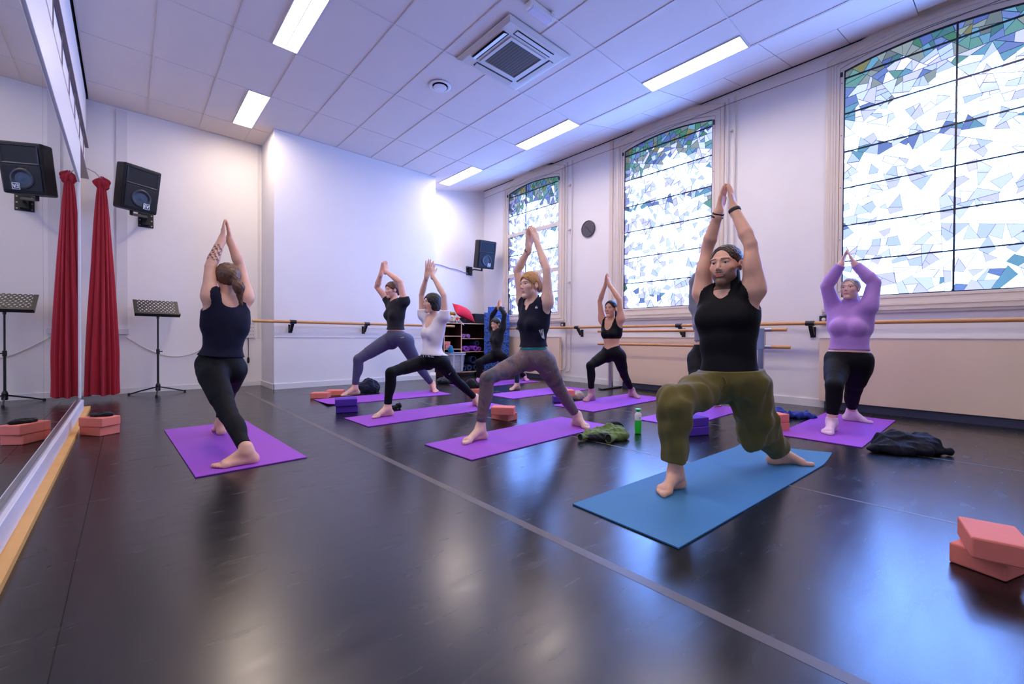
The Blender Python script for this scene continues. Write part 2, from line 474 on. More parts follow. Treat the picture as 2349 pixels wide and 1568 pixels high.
def build_window(idx, y0, y1, cell, individual, transoms, vbars):
    wn = bpy.data.objects.new('window_%d' % idx, None); col.objects.link(wn)
    wn.location = (XR, (y0 + y1) / 2, Z_SILL); wn['kind'] = 'structure'
    wn['label'] = ['tall arched coloured-glass window with two cream cross rails, in the far nook',
                   'tall arched coloured-glass window behind the lunging man, black bars only',
                   'largest arched coloured-glass window at the right edge, behind the lilac top'][idx - 1]
    ox, oy, oz = XR, (y0 + y1) / 2, Z_SILL
    def W(x, y, z): return (x - ox, y - oy, z - oz)
    def loops(prof, name, m):
        v = []; f = []; n = None
        for (off, x) in prof:
            o = arch_outline(y0, y1, off); n = len(o)
            v += [W(x, a, b) for (a, b) in o]
        for k in range(len(prof) - 1):
            for i in range(n):
                f.append((k * n + i, k * n + (i + 1) % n, (k + 1) * n + (i + 1) % n, (k + 1) * n + i))
        MB().add(v, f).build(name, m, wn)
    loops([(0.0, XR + 0.02), (0.0, XR - 0.012), (0.022, XR - 0.016), (0.034, XR - 0.016), (0.036, XR - 0.004), (0.040, XR - 0.004), (0.040, XR + 0.1)], 'sash', cream)
    loops([(0.040, XR + 0.02), (0.040, XR - 0.020), (0.070, XR - 0.020), (0.072, XR - 0.030), (0.092, XR - 0.032), (0.095, XR - 0.040), (0.118, XR - 0.042), (0.122, XR - 0.030),
           (0.150, XR - 0.034), (0.168, XR - 0.028), (0.172, XR + 0.01)], 'casing', cream)
    # sill: two steps below the casing
    sill = MB()
    sill.box(W(XR - 0.050, y0 - 0.185, 1.165), W(XR + 0.01, y1 + 0.185, 1.195)).box(W(XR - 0.035, y0 - 0.18, 1.135), W(XR + 0.01, y1 + 0.18, 1.165))
    sill.build('sill', cream, wn)
    sc = MB()
    for k in range(5):
        for yy in (y0 - 0.02, y1 + 0.02):
            zz = 1.4 + k * 0.62
            sc.tube([W(XR - 0.016, yy, zz), W(XR - 0.0185, yy, zz)], 0.006, 8)
    sc.build('screws', mat('dull_screw', (120, 112, 100), 0.4, metal=0.8), wn)['kind'] = 'stuff'
    lt = MB().box(W(XR - 0.030, y1 + 0.012, 3.955), W(XR - 0.012, y1 + 0.034, 4.005)).box(W(XR - 0.036, y0 - 0.03, 3.93), W(XR - 0.012, y0 - 0.014, 4.0))
    lt.build('hinge', black_metal, wn)
    # glazing bars
    for zb in (1.76, 2.185, 2.63, 3.06, 3.51, 3.93):
        if any(abs(zb - (a + b) / 2) < 0.12 for a, b in transoms): continue
        MB().box(W(XR - 0.006, y0, zb - 0.007), W(XR + 0.010, y1, zb + 0.007)).build('glazing_bar', bar_m, wn)
    for yb in vbars:
        MB().box(W(XR - 0.008, yb - 0.008, Z_SILL), W(XR + 0.010, yb + 0.008, Z_TOP - 0.005)).build('glazing_bar', bar_m, wn)
    for (a, b) in transoms:
        MB().box(W(XR - 0.014, y0, a), W(XR + 0.03, y1, b)).build('cross_rail', cream, wn)
    edge = MB()
    oo = arch_outline(y0, y1, 0.0)
    ii = arch_outline(y0, y1, -0.010)
    n = len(oo)
    edge.add([W(XR - 0.004, a, b) for a, b in oo] + [W(XR - 0.004, a, b) for a, b in ii] + [W(XR + 0.01, a, b) for a, b in ii],
             [(i, (i + 1) % n, n + (i + 1) % n, n + i) for i in range(n)] + [(n + i, n + (i + 1) % n, 2 * n + (i + 1) % n, 2 * n + i) for i in range(n)])
    edge.build('edge_came', bar_m, wn)
    # mosaic of cut panes: cells between irregular seeds
    outline = arch_outline(y0, y1, -0.006, n=10)
    r2 = random.Random(40 + idx)
    target = cell * cell
    done = []; todo = [list(outline)]
    while todo:                                   # split into sharp shards, as the glass was cut
        q = todo.pop()
        A_ = abs(area2(q))
        if A_ < target * r2.uniform(0.55, 1.9):
            done.append(q); continue
        cy_, cz_ = sum(t[0] for t in q) / len(q), sum(t[1] for t in q) / len(q)
        syy = sum((t[0] - cy_) ** 2 for t in q); szz = sum((t[1] - cz_) ** 2 for t in q); syz = sum((t[0] - cy_) * (t[1] - cz_) for t in q)
        th = 0.5 * math.atan2(2 * syz, syy - szz) + r2.gauss(0, 0.42)      # cut roughly across the long axis
        nx_, nz_ = math.cos(th), math.sin(th)
        R_c = math.sqrt(A_) * 0.16
        off = nx_ * (cy_ + r2.uniform(-R_c, R_c)) + nz_ * (cz_ + r2.uniform(-R_c, R_c))
        h1, h2 = clip_half(q, nx_, nz_, off), clip_half(q, -nx_, -nz_, -off)
        if len(h1) >= 3 and len(h2) >= 3: todo += [h1, h2]
        else: done.append(q)
    panes = []; came_v = []; came_f = []
    for poly in done:
        s = (sum(t[0] for t in poly) / len(poly), sum(t[1] for t in poly) / len(poly))
        if len(poly) < 3 or abs(area2(poly)) < 1.5e-4: continue
        if area2(poly) < 0: poly = poly[::-1]
        ins = inset(poly, 0.0012)
        if len(ins) < 3 or len(ins) != len(poly):
            ins = [(s[0] + (p[0] - s[0]) * 0.94, s[1] + (p[1] - s[1]) * 0.94) for p in poly]
        b0 = len(came_v); m_ = len(poly)
        came_v += [W(XR - 0.001, a, b) for a, b in poly] + [W(XR - 0.002, a, b) for a, b in ins] + [W(XR + 0.007, a, b) for a, b in ins] + [W(XR + 0.006, a, b) for a, b in poly]
        for q in range(3):
            came_f += [(b0 + q * m_ + i, b0 + q * m_ + (i + 1) % m_, b0 + (q + 1) * m_ + (i + 1) % m_, b0 + (q + 1) * m_ + i) for i in range(m_)]
        cz = sum(p[1] for p in poly) / m_; cy = sum(p[0] for p in poly) / m_
        e = min(cy - y0, y1 - cy)
        u = r2.random()
        if cz > 3.92: m = r2.choice(DEEP) if u < 0.8 else r2.choice(MID)  # coloured top glass; the outer arch's shade is also in these tints, fading below
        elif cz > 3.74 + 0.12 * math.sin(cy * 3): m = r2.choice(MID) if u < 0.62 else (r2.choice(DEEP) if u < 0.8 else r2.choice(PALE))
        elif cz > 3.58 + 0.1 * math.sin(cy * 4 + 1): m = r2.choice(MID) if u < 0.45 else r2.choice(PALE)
        elif 2.99 < cz < 3.055: m = r2.choice(MID[:2]) if u < 0.5 else r2.choice(PALE)  # shade of an outside transom, put into the tint of this strip of panes
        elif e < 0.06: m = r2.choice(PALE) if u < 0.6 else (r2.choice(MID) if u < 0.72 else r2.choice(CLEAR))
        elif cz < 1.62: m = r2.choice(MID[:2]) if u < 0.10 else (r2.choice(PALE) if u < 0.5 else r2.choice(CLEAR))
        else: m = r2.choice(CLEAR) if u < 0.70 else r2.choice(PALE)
        panes.append((abs(area2(poly)), ins, m))
    def slab(p):
        n_ = len(p)
        return ([W(XR + 0.001, a, b) for a, b in p] + [W(XR + 0.005, a, b) for a, b in p],
                [tuple(range(n_)), tuple(range(2 * n_ - 1, n_ - 1, -1))] + [(i, n_ + i, n_ + (i + 1) % n_, (i + 1) % n_) for i in range(n_)])
    raw('lead_came', came_v, came_f, lead, wn)['kind'] = 'stuff'
    panes.sort(key=lambda t: -t[0])
    rest = {}
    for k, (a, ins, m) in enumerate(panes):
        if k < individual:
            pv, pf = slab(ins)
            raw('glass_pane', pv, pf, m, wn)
        else:
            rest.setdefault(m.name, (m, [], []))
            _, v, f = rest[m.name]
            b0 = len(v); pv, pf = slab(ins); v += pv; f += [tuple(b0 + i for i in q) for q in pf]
    v = []; f = []; mi = []; ms = []
    for (m, vv, ff) in rest.values():
        b0 = len(v); v += vv; f += [tuple(i + b0 for i in q) for q in ff]; mi += [len(ms)] * len(ff); ms.append(m)
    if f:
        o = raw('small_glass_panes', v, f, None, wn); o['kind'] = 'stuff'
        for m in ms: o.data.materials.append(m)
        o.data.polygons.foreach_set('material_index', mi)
    return wn

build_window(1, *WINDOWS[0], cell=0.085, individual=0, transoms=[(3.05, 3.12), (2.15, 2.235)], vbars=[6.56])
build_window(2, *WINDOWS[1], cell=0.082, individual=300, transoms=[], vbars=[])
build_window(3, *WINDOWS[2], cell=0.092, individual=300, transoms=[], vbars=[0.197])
# ---------------------------------------------------------------- mirror wall
mirror_m = mat('mirror_silver', (206, 210, 206), 0.012, metal=1.0)
mw = thing('wall_mirror', 'huge wall mirror in white frame running along the left wall', 'mirror', (XM, 3.0, 0))
def M0(mb, name, m, smooth=False):
    o = mb.build(name, m, mw, smooth); o.location = (-XM, -3.0, 0); return o
MIR_END, MIR_TOP, MIR_BOT = 6.46, 2.455, 0.155
for a, b in ((YF + 0.05, -1.4), (-1.395, 1.2), (1.205, 3.80), (3.805, MIR_END)):
    M0(MB().box((XM - 0.006, a, MIR_BOT), (XM, b, MIR_TOP)), 'mirror_panel', mirror_m)
M0(MB().box((XL, MIR_END, 0.10), (XM + 0.010, MIR_END + 0.045, 2.50), bevel=0.003).box((XM - 0.05, MIR_END + 0.045, 0.10), (XM - 0.02, MIR_END + 0.075, 2.75)), 'end_post', mat('white_mirror_frame', (226, 222, 218), 0.4, var=0.03))
M0(MB().box((XL, MIR_END + 0.08, 0.0), (XL + 0.05, MIR_END + 0.20, 2.85)), 'wall_batten', mat('raw_pine', (196, 158, 110), 0.6, var=0.12))
M0(MB().box((XL, YF, MIR_TOP), (XM + 0.012, MIR_END + 0.02, 2.86), bevel=0.004), 'top_fascia', white_trim)
M0(MB().box((XM - 0.02, YF, MIR_BOT - 0.018), (XM + 0.012, MIR_END, MIR_BOT + 0.004)), 'bottom_channel', chrome)
M0(MB().box((XL, YF, 0.03), (XM + 0.030, MIR_END, MIR_BOT - 0.018), bevel=0.003), 'kick_board', mat('white_kick_board', (224, 222, 232), 0.4, var=0.03))
M0(MB().box((XL, YF, 0.0), (XM + 0.07, MIR_END + 0.3, 0.028)), 'floor_batten', mat('yellow_pine_batten', (222, 172, 96), 0.5, var=0.15, var_scale=10))

# rails above the mirror
cr = thing('curtain_rail', 'double white curtain rail with wire links above the mirror', 'curtain rail', (XL, 3.0, 2.9))
def C0(mb, name, m):
    o = mb.build(name, m, cr); o.location = (-XL, -3.0, -2.9); return o
C0(MB().box((XL, YF + 0.02, 2.90), (XL + 0.135, 8.0, 2.925)), 'lower_rail', mat('grey_aluminium_rail', (150, 142, 150), 0.4, metal=0.5))
C0(MB().box((XL, YF + 0.02, 3.33), (XL + 0.13, 8.0, 3.36)), 'upper_rail', white_trim)
C0(MB().box((XL, YF + 0.02, 3.31), (XL + 0.134, 8.0, 3.33)), 'upper_rail_lip', mat('dark_rail_lip', (96, 84, 96), 0.5))
for k in range(18):
    y = -2.5 + k * 0.58
    C0(MB().tube([(XL + 0.118, y, 2.93), (XL + 0.116, y + 0.05, 3.31)], 0.004, 6).tube([(XL + 0.120, y, 2.935), (XL + 0.120, y, 2.985)], 0.006, 6), 'wire_link', mat('wire_grey', (104, 92, 98), 0.5))
C0(MB().box((XL, YF + 0.02, 2.926), (XL + 0.10, 8.0, 3.309)), 'back_board', white_wall)
C0(MB().box((XL, YF + 0.02, 3.37), (XL + 0.11, 8.0, 3.99)), 'upper_board', white_wall)

# red curtain tied at the top
def curtain():
    t = thing('curtain', 'long red curtain gathered at the end of the mirror', 'curtain', (-0.225, 7.50, 0))
    m = mat('red_curtain_cloth', (158, 8, 34), 0.75, var=0.18, var_scale=6, stretch=(1, 1, 0.12), sheen=0.1, bump=0.1, bump_scale=220)
    n, rows = 132, 44; v = []; f = []
    for j in range(rows + 1):
        s = j / rows; z = 2.70 * (1 - s) + 0.075 * s
        w = 0.035 + 0.098 * min(1, s * 1.25) ** 0.75
        d = 0.035 + 0.075 * min(1, s * 1.2) ** 0.8
        for i in range(n):
            th = 2 * math.pi * i / n
            pl = 1 + (0.16 + 0.08 * s) * math.sin(11 * th + 1.2 * math.sin(2.5 * s + th)) + 0.07 * math.sin(23 * th + 2 + s)
            v.append((w * pl * math.cos(th) + 0.02 * s * math.sin(3 * th), d * pl * math.sin(th), z + (0.012 * math.sin(5 * th) if j == rows else 0)))
    for j in range(rows):
        for i in range(n):
            f.append((j * n + i, (j + 1) * n + i, (j + 1) * n + (i + 1) % n, j * n + (i + 1) % n))
    f.append(tuple(range(n)))
    raw('drape', v, f, m, t, True)
    v = []; f = []; n, rows = 60, 12
    for j in range(rows + 1):
        s = j / rows; z = 2.68 + 0.14 * s
        r = 0.038 + 0.034 * math.sin(math.pi * min(1, s * 1.15)) - 0.03 * max(0, s - 0.8) * 5
        for i in range(n):
            th = 2 * math.pi * i / n
            q = r * (1 + 0.2 * math.sin(9 * th + 3 * s) + 0.12 * math.sin(5 * th - 6 * s))
            v.append((q * math.cos(th), 0.8 * q * math.sin(th), z + 0.02 * math.sin(4 * th + 2)))
    for j in range(rows):
        for i in range(n):
            f.append((j * n + i, j * n + (i + 1) % n, (j + 1) * n + (i + 1) % n, (j + 1) * n + i))
    f.append(tuple(rows * n + i for i in range(n)))
    raw('gathered_heading', v, f, m, t, True)
    MB().tube([(0, 0, 2.80), (-0.06, 0, 2.87), (-0.15, 0, 2.91)], 0.006, 8).build('rail_hook', chrome, t)
curtain()

# ---------------------------------------------------------------- loudspeakers on wall brackets
spk_m = mat('black_speaker_plastic', (12, 12, 14), 0.55, spec=0.3, bump=0.25, bump_scale=260)
grl_m = mat('black_speaker_grille', (8, 8, 10), 0.5, spec=0.3, bump=0.3, bump_scale=500)
def loudspeaker(name_label, pos, yaw, tilt, H, wall_pt, group):
    """front faces local -Y; pos = centre of the cabinet"""
    t = thing('loudspeaker', name_label, 'loudspeaker', pos, 0, group)
    M = TR((0, 0, 0), yaw, tilt)
    w, d, h = 0.37 * H, 0.26 * H, 0.5 * H
    top = [(-w, -d), (w, -d), (w * 0.98, d * 0.2), (w * 0.62, d), (-w * 0.62, d), (-w * 0.98, d * 0.2)]
    bm = bmesh.new()
    lo = [bm.verts.new((p[0] * 0.97, p[1], -h)) for p in top]; hi = [bm.verts.new((p[0], p[1] * (1.0 if p[1] < 0 else 0.9), h)) for p in top]
    bm.faces.new(lo[::-1]); bm.faces.new(hi)
    for i in range(6):
        bm.faces.new((lo[i], lo[(i + 1) % 6], hi[(i + 1) % 6], hi[i]))
    bmesh.ops.bevel(bm, geom=bm.edges[:], offset=0.018, segments=2, profile=0.5, affect='EDGES')
    bmesh.ops.recalc_face_normals(bm, faces=bm.faces[:]); bm.transform(M)
    me = bpy.data.meshes.new('cabinet'); bm.to_mesh(me); bm.free(); link_mesh('cabinet', me, spk_m, t)
    fy = -d - 0.004
    MB().box((-w * 0.86, fy - 0.006, -h * 0.90), (w * 0.86, fy + 0.006, h * 0.10), M, bevel=0.006).build('grille', grl_m, t)
    # horn: a flared rectangular mouth
    hn = MB(); a = [(-w * 0.84, h * 0.88), (w * 0.84, h * 0.88), (w * 0.84, h * 0.16), (-w * 0.84, h * 0.16)]
    b = [(-w * 0.34, h * 0.60), (w * 0.34, h * 0.60), (w * 0.34, h * 0.44), (-w * 0.34, h * 0.44)]
    hv = [(p[0], fy - 0.005, p[1]) for p in a] + [(p[0] * 0.97, fy - 0.005, p[1] * (0.985 if p[1] > h * 0.5 else 1.06)) for p in a] + [(p[0], fy + 0.06, p[1]) for p in b]
    hf = [(i, (i + 1) % 4, 4 + (i + 1) % 4, 4 + i) for i in range(4)] + [(4 + i, 4 + (i + 1) % 4, 8 + (i + 1) % 4, 8 + i) for i in range(4)] + [(8, 9, 10, 11)]
    hn.add(hv, hf, M).build('horn', mat('dark_horn_plastic', (22, 22, 26), 0.4), t)
    MB().lathe([(w * 0.02, 0), (w * 0.30, -0.004), (w * 0.46, 0.006), (w * 0.52, 0.004), (w * 0.56, -0.002)], 28, M @ TR((0, fy - 0.009, -h * 0.42), 0, math.pi / 2)).build('woofer_ring', mat('woofer_grey', (18, 18, 22), 0.4), t)
    lg = M @ TR((w * 0.30, fy - 0.0085, -h * 0.72))
    badge = MB().box((-0.042 * H / 0.6, -0.003, -0.042 * H / 0.6), (0.042 * H / 0.6, 0, 0.042 * H / 0.6), lg).build('badge', mat('badge_black', (16, 16, 18), 0.4), t)
    s = H / 0.6; wl = MB()
    def st(x0, z0, x1, z1, r=0.005):
        wl.tube([(x0 * s, -0.0045, z0 * s), (x1 * s, -0.0045, z1 * s)], r * s, 6, True, lg)
    for (x0, z0, x1, z1) in ((-0.036, -0.036, 0.036, -0.036), (0.036, -0.036, 0.036, 0.036), (0.036, 0.036, -0.036, 0.036), (-0.036, 0.036, -0.036, -0.036)):
        st(x0, z0, x1, z1, 0.0035)
    for k in (-0.020, 0.0, 0.020): st(-0.024, k, -0.004, k + 0.004)
    st(-0.024, -0.02, -0.022, 0.022); st(0.002, 0.022, 0.012, -0.022); st(0.012, -0.022, 0.026, 0.022)
    wl.build('badge_letters', mat('badge_white', (230, 230, 232), 0.5), badge)
    # bracket: plate on the wall, arm, pivot under the cabinet
    wp = Vector(wall_pt) - Vector(pos); base = M @ Vector((0, 0.02, -h))
    br = MB().tube([wp, (wp.x, base.y * 0.3 + wp.y * 0.7 - 0.04, wp.z + 0.015), (base.x, base.y, base.z - 0.05)], 0.017, 8)
    br.tube([(base.x, base.y, base.z - 0.06), (base.x, base.y, base.z + 0.03)], 0.02, 10)
    br.build('bracket_arm', black_metal, t)
    pl = MB().box((wp.x - 0.085, wp.y - 0.012, wp.z - 0.10), (wp.x + 0.085, wp.y, wp.z + 0.10)).box((wp.x - 0.04, wp.y - 0.07, wp.z - 0.07), (wp.x + 0.04, wp.y - 0.012, wp.z + 0.07)).build('wall_plate', black_metal, t)
    sb = MB()
    for sx in (-0.065, 0.065):
        for sz in (-0.075, 0, 0.075):
            sb.tube([(wp.x + sx, wp.y - 0.012, wp.z + sz), (wp.x + sx, wp.y - 0.017, wp.z + sz)], 0.009, 8)
    sb.build('bolts', chrome, pl)['kind'] = 'stuff'
p1 = at_y(309, 433, 7.62)
loudspeaker('black two-way loudspeaker on bracket above the music stand', tuple(p1), math.radians(28), math.radians(10), 0.575, (0.215, YB, 2.50), 'loudspeakers')
p2 = at_y(1109, 584, 7.42)
loudspeaker('small black loudspeaker in the far nook beside the tall window', tuple(p2), math.radians(-8), math.radians(10), 0.60, (5.90, YN, 2.37), 'loudspeakers')

# ---------------------------------------------------------------- music stand
def music_stand():
    b = (0.33, 7.78)
    t = thing('music_stand', 'black perforated music stand in front of the back wall', 'music stand', (b[0], b[1], 0))
    MB().tube([(0, 0, 0.07), (0, 0, 0.62)], 0.013, 12).tube([(0, 0, 0.60), (0, 0, 1.09)], 0.010, 12).build('pole', black_metal, t)
    MB().lathe([(0.018, 0.57), (0.02, 0.58), (0.02, 0.63), (0.015, 0.64)], 14).tube([(0.0, 0, 0.605), (0.05, -0.01, 0.605)], 0.008, 8).build('height_clamp', black_metal, t)
    MB().lathe([(0.024, 0.05), (0.028, 0.06), (0.028, 0.13), (0.016, 0.16)], 14).build('hub', black_metal, t)
    for a in (0.35, 2.75, 4.62):
        e = (0.33 * math.cos(a), 0.33 * math.sin(a))
        lg = MB().tube([(0.02 * math.cos(a), 0.02 * math.sin(a), 0.105), (e[0] * 0.6, e[1] * 0.6, 0.055), (e[0], e[1], 0.014)], 0.009, 8).build('leg', black_metal, t)
        MB().lathe([(0.010, 0.0), (0.016, 0.003), (0.014, 0.026), (0.009, 0.03)], 10, TR((e[0], e[1], 0))).build('rubber_foot', black_metal, lg)
    # desk with punched holes
    nx, nz = 11, 5; cw, ch = 0.045, 0.058
    M = TR((0, -0.02, 1.10), math.radians(6), math.radians(-38))
    dk = MB(); ring = 8
    for i in range(nx):
        for j in range(nz):
            cx, cz = (i - (nx - 1) / 2) * cw, j * ch + ch / 2
            hole_ = 0 < i < nx - 1 and j < nz
            o = []
            for k in range(ring):
                th = 2 * math.pi * (k + 0.5) / ring
                c, s_ = math.cos(th), math.sin(th); q = 1 / max(abs(c), abs(s_))
                o.append((cx + c * q * cw / 2, cz + s_ * q * ch / 2))
            r = 0.0105
            inn = [(cx + r * math.cos(2 * math.pi * (k + 0.5) / ring), cz + r * math.sin(2 * math.pi * (k + 0.5) / ring)) for k in range(ring)]
            if hole_:
                v = [(p[0], 0, p[1]) for p in o] + [(p[0], 0, p[1]) for p in inn] + [(p[0], 0.003, p[1]) for p in inn] + [(p[0], 0.003, p[1]) for p in o]
                f = []
                for q in range(3):
                    f += [(q * ring + k, q * ring + (k + 1) % ring, (q + 1) * ring + (k + 1) % ring, (q + 1) * ring + k) for k in range(ring)]
                dk.add(v, f, M)
            else:
                dk.box((cx - cw / 2, 0, cz - ch / 2), (cx + cw / 2, 0.003, cz + ch / 2), M)
    desk = dk.build('desk', black_metal, t)
    W_ = nx * cw / 2
    MB().box((-W_, -0.055, -0.006), (W_, 0.004, 0.002), M).box((-W_, -0.058, -0.006), (W_, -0.054, 0.018), M).build('ledge', black_metal, desk)
    MB().box((0.12, -0.05, 0.002), (0.2, -0.02, 0.012), M).build('pencil_clip', mat('brass_clip', (190, 160, 90), 0.35, metal=0.8), desk)
    MB().tube([(0, 0, 1.07), (0, 0.02, 1.16)], 0.016, 10).build('tilt_joint', black_metal, t)
music_stand()

# ---------------------------------------------------------------- wall services
cd = mat('white_conduit', (226, 222, 222), 0.45, var=0.02)
struct('trim_2', MB().box((-0.10, YB - 0.022, 0.92), (0.015, YB, 4.0)), cd)
tag(MB().box((-0.115, YB - 0.05, 0.845), (0.03, YB, 0.925), bevel=0.004).build('cable_box', cd), 'small white cable box at the foot of the trunking left of the music stand', 'cable box')
struct('trim_3', MB().box((1.645, YB - 0.02, 0.80), (1.675, YB, 4.02)), cd)
def droop():
    pts = []
    for k in range(25):
        s = k / 24; pts.append((0.0 + 1.12 * s, YB - 0.02, 0.80 - 0.34 * math.sin(math.pi * min(1, s * 0.93)) + 0.10 * s))
    tag(MB().tube(pts, 0.007, 8).build('cable', mat('white_cable', (214, 208, 200), 0.5), None, True), 'white cable drooping along the back wall behind the music stand', 'cable')
droop()
t = thing('control_panel', 'white punched control panel behind the instructor, with black cord', 'control panel', (1.50, YB, 0.80))
MB().box((-0.16, -0.03, 0.0), (0.10, 0, 0.30), bevel=0.004).build('housing', cd, t)
hp = MB()
for i in range(3):
    for j in range(4): hp.tube([(0.0 + i * 0.035, -0.0305, 0.05 + j * 0.06), (0.0 + i * 0.035, -0.033, 0.05 + j * 0.06)], 0.006, 8)
hp.build('punched_holes', black_metal, t)['kind'] = 'stuff'
MB().tube([(0.0, -0.02, 0.0), (0.002, -0.03, -0.25), (0.0, -0.03, -0.33)], 0.005, 6).build('cord', black_metal, t)
MB().lathe([(0.008, -0.42), (0.018, -0.41), (0.018, -0.34), (0.008, -0.32)], 10, TR((0, -0.03, 0))).build('plug', black_metal, t)

# heating pipes on the right wall
pipe_m = mat('cream_pipe_paint', (222, 214, 204), 0.4, var=0.03)
def pipe_pair(ya, yb, low, lab):
    t = thing('heating_pipes', lab, 'pipes', (XR - 0.052, ya, low), group='paired heating pipes')
    for k, y in enumerate((ya, yb)):
        pts = [(0, y - ya, 4.2 - low), (0, y - ya, 0.05 * (1 - k))]
        if low < 0.6:
            pts += [(0, y - ya + 0.03, -0.03 - 0.03 * k), (0.0, y - ya + 0.12, -0.05 - 0.03 * k)]
        MB().tube(pts, 0.015 if k == 0 else 0.013, 10).build('pipe', pipe_m, t, True)
    for z in (1.05, 1.9, 2.9, 3.75):
        if z > low + 0.2:
            MB().box((-0.02, -0.03, z - low - 0.012), (0.046, yb - ya + 0.03, z - low + 0.012)).build('pipe_clip', cream, t)
pipe_pair(5.37, 5.25, 0.26, 'pair of cream heating pipes right of the far nook window')
pipe_pair(2.425, 2.335, 0.10, 'pair of cream heating pipes between the middle and the big right window')
struct('trim_4', MB().box((XR - 0.03, 4.355, 0.0), (XR, 4.42, 4.28)), cream)
pts = [(XR - 0.07, 7.9 - 0.5 * k, 4.11 + 0.012 * math.sin(k * 1.3)) for k in range(20)]
tag(MB().tube(pts, 0.0035, 6).build('tension_wire', mat('grey_wire', (86, 80, 88), 0.5)), 'thin grey wire stretched across the tops of the windows', 'wire')
pts = [(4.62 + 0.065 * k, YN - 0.012, 2.47 - 0.008 * k + 0.006 * math.sin(k)) for k in range(20)]
tag(MB().tube(pts, 0.008, 6).build('speaker_cable', mat('blue_grey_cable', (150, 160, 196), 0.5)), 'thin bluish cable along the nook wall leading to the small loudspeaker', 'cable')

# radiators: cream panels above a blue-grey plinth
rad_m = mat('cream_radiator', (242, 216, 186), 0.42, var=0.02, var_scale=2)
pln_m = mat('blue_grey_plinth', (70, 72, 92), 0.5)
for (ya, yb, lab) in ((5.50, 7.20, 'short white-cream radiator under the far nook window'), (2.70, 4.14, 'cream radiator panel under the middle window, behind the portable barre'),
                      (-2.9, 1.315, 'very long cream radiator panel under the big right window')):
    t = thing('radiator', lab, 'radiator', (XR - 0.017, (ya + yb) / 2, 0), group='wall radiators'); L2 = (yb - ya) / 2
    MB().box((-0.085, -L2, 0.09), (-0.015, L2, 0.845), bevel=0.004).build('panel', rad_m, t)
    MB().box((-0.090, -L2 + 0.002, 0.845), (-0.012, L2 - 0.002, 0.852)).build('top_cap', white_trim, t)
    MB().box((-0.055, -L2 + 0.08, 0.0), (-0.001, L2 - 0.05, 0.089)).build('plinth', pln_m, t)
t = thing('floor_socket', 'black double socket in the plinth under the long radiator', 'socket', (XR - 0.055, 0.375, 0.047))
MB().box((-0.012, -0.06, -0.018), (0, 0.06, 0.018), bevel=0.002).build('plate', black_metal, t)
for q in (-0.03, 0.03): MB().tube([(-0.012, q, 0), (-0.0135, q, 0)], 0.01, 10).build('outlet', mat('dark_grey', (52, 52, 56), 0.5), t)
for (y, z, lab) in ((5.47, 1.085, 'small black wall box just right of the far nook window sill'), (1.285, 1.075, 'small black switch box below the sill corner of the big right window')):
    t = thing('wall_switch', lab, 'switch', (XR, y, z), group='small wall boxes')
    MB().box((-0.05, -0.045, -0.045), (0, 0.045, 0.045), bevel=0.003).build('housing', black_metal, t)
    MB().lathe([(0.022, 0), (0.022, 0.006), (0.012, 0.008)], 14, TR((-0.05, 0, 0), 0, 0, -math.pi / 2)).build('rotary_knob', mat('ivory_knob', (220, 212, 200), 0.4), t)

# clock
t = thing('wall_clock', 'round dark grey wall clock between the far and middle windows', 'clock', (XR, 4.885, 2.845))
Mx = TR((0, 0, 0), 0, 0, -math.pi / 2)
MB().lathe([(0.148, 0.0), (0.152, 0.02), (0.150, 0.035), (0.142, 0.038), (0.138, 0.030)], 40, Mx).build('case', mat('grey_clock_case', (74, 72, 80), 0.4), t, True)
MB().lathe([(0.001, 0.026), (0.139, 0.027)], 40, Mx).build('dial', mat('slate_dial', (88, 86, 96), 0.5), t)
for (ang, ln, wd, nm) in ((math.radians(-48), 0.075, 0.006, 'hour_hand'), (math.radians(144), 0.112, 0.004, 'minute_hand')):
    MB().box((-0.034, -wd, -0.015), (-0.030, wd, ln), Matrix.Rotation(ang, 4, 'X')).build(nm, mat('clock_hand_black', (24, 24, 28), 0.5), t)
tk = MB()
for k in range(12):
    tk.box((-0.031, -0.002, 0.115), (-0.029, 0.002, 0.130), Matrix.Rotation(k * math.pi / 6, 4, 'X'))
tk.build('hour_marks', mat('clock_mark', (130, 128, 136), 0.5), t)['kind'] = 'stuff'

# ---------------------------------------------------------------- barres
def bracket(parent, p, axis, s=1):
    """sleeve round the rail, slanted arm and wall plate; axis = direction from rail to wall"""
    ax = Vector(axis); p = Vector(p); side = Vector((-ax.y, ax.x, 0))
    bk = MB().tube([p - side * 0.045, p + side * 0.045], 0.031, 14).build('rail_sleeve', black_metal, parent)
    a, b = p + Vector((0, 0, -0.02)), p + ax * 0.135 + Vector((0, 0, -0.145))
    MB().add([a - side * .022, a + side * .022, a + side * .022 + ax * .05, a - side * .022 + ax * .05, b - side * .022 - ax * .03, b + side * .022 - ax * .03, b + side * .022 + ax * .012, b - side * .022 + ax * .012],
             [(0, 1, 2, 3), (4, 7, 6, 5), (0, 4, 5, 1), (2, 6, 7, 3), (1, 5, 6, 2), (0, 3, 7, 4)]).build('bracket_arm', black_metal, bk)
    pc = p + ax * 0.145
    lo = pc - side * 0.028 + Vector((0, 0, -0.172)); hi = pc + side * 0.028 + ax * 0.013 + Vector((0, 0, -0.04))
    MB().box([min(lo[i], hi[i]) for i in range(3)], [max(lo[i], hi[i]) for i in range(3)]).build('wall_plate', black_metal, bk)
def wall_barre(lab, a, b, spots, axis):
    t = thing('ballet_barre', lab, 'ballet barre', a, 0, 'wall barres')
    d = Vector(b) - Vector(a)
    MB().tube([(0, 0, 0), d * 0.5, d], 0.0225, 16).build('wooden_rail', beech, t, True)
    for s in spots:
        bracket(t, Vector(s) - Vector(a), axis)
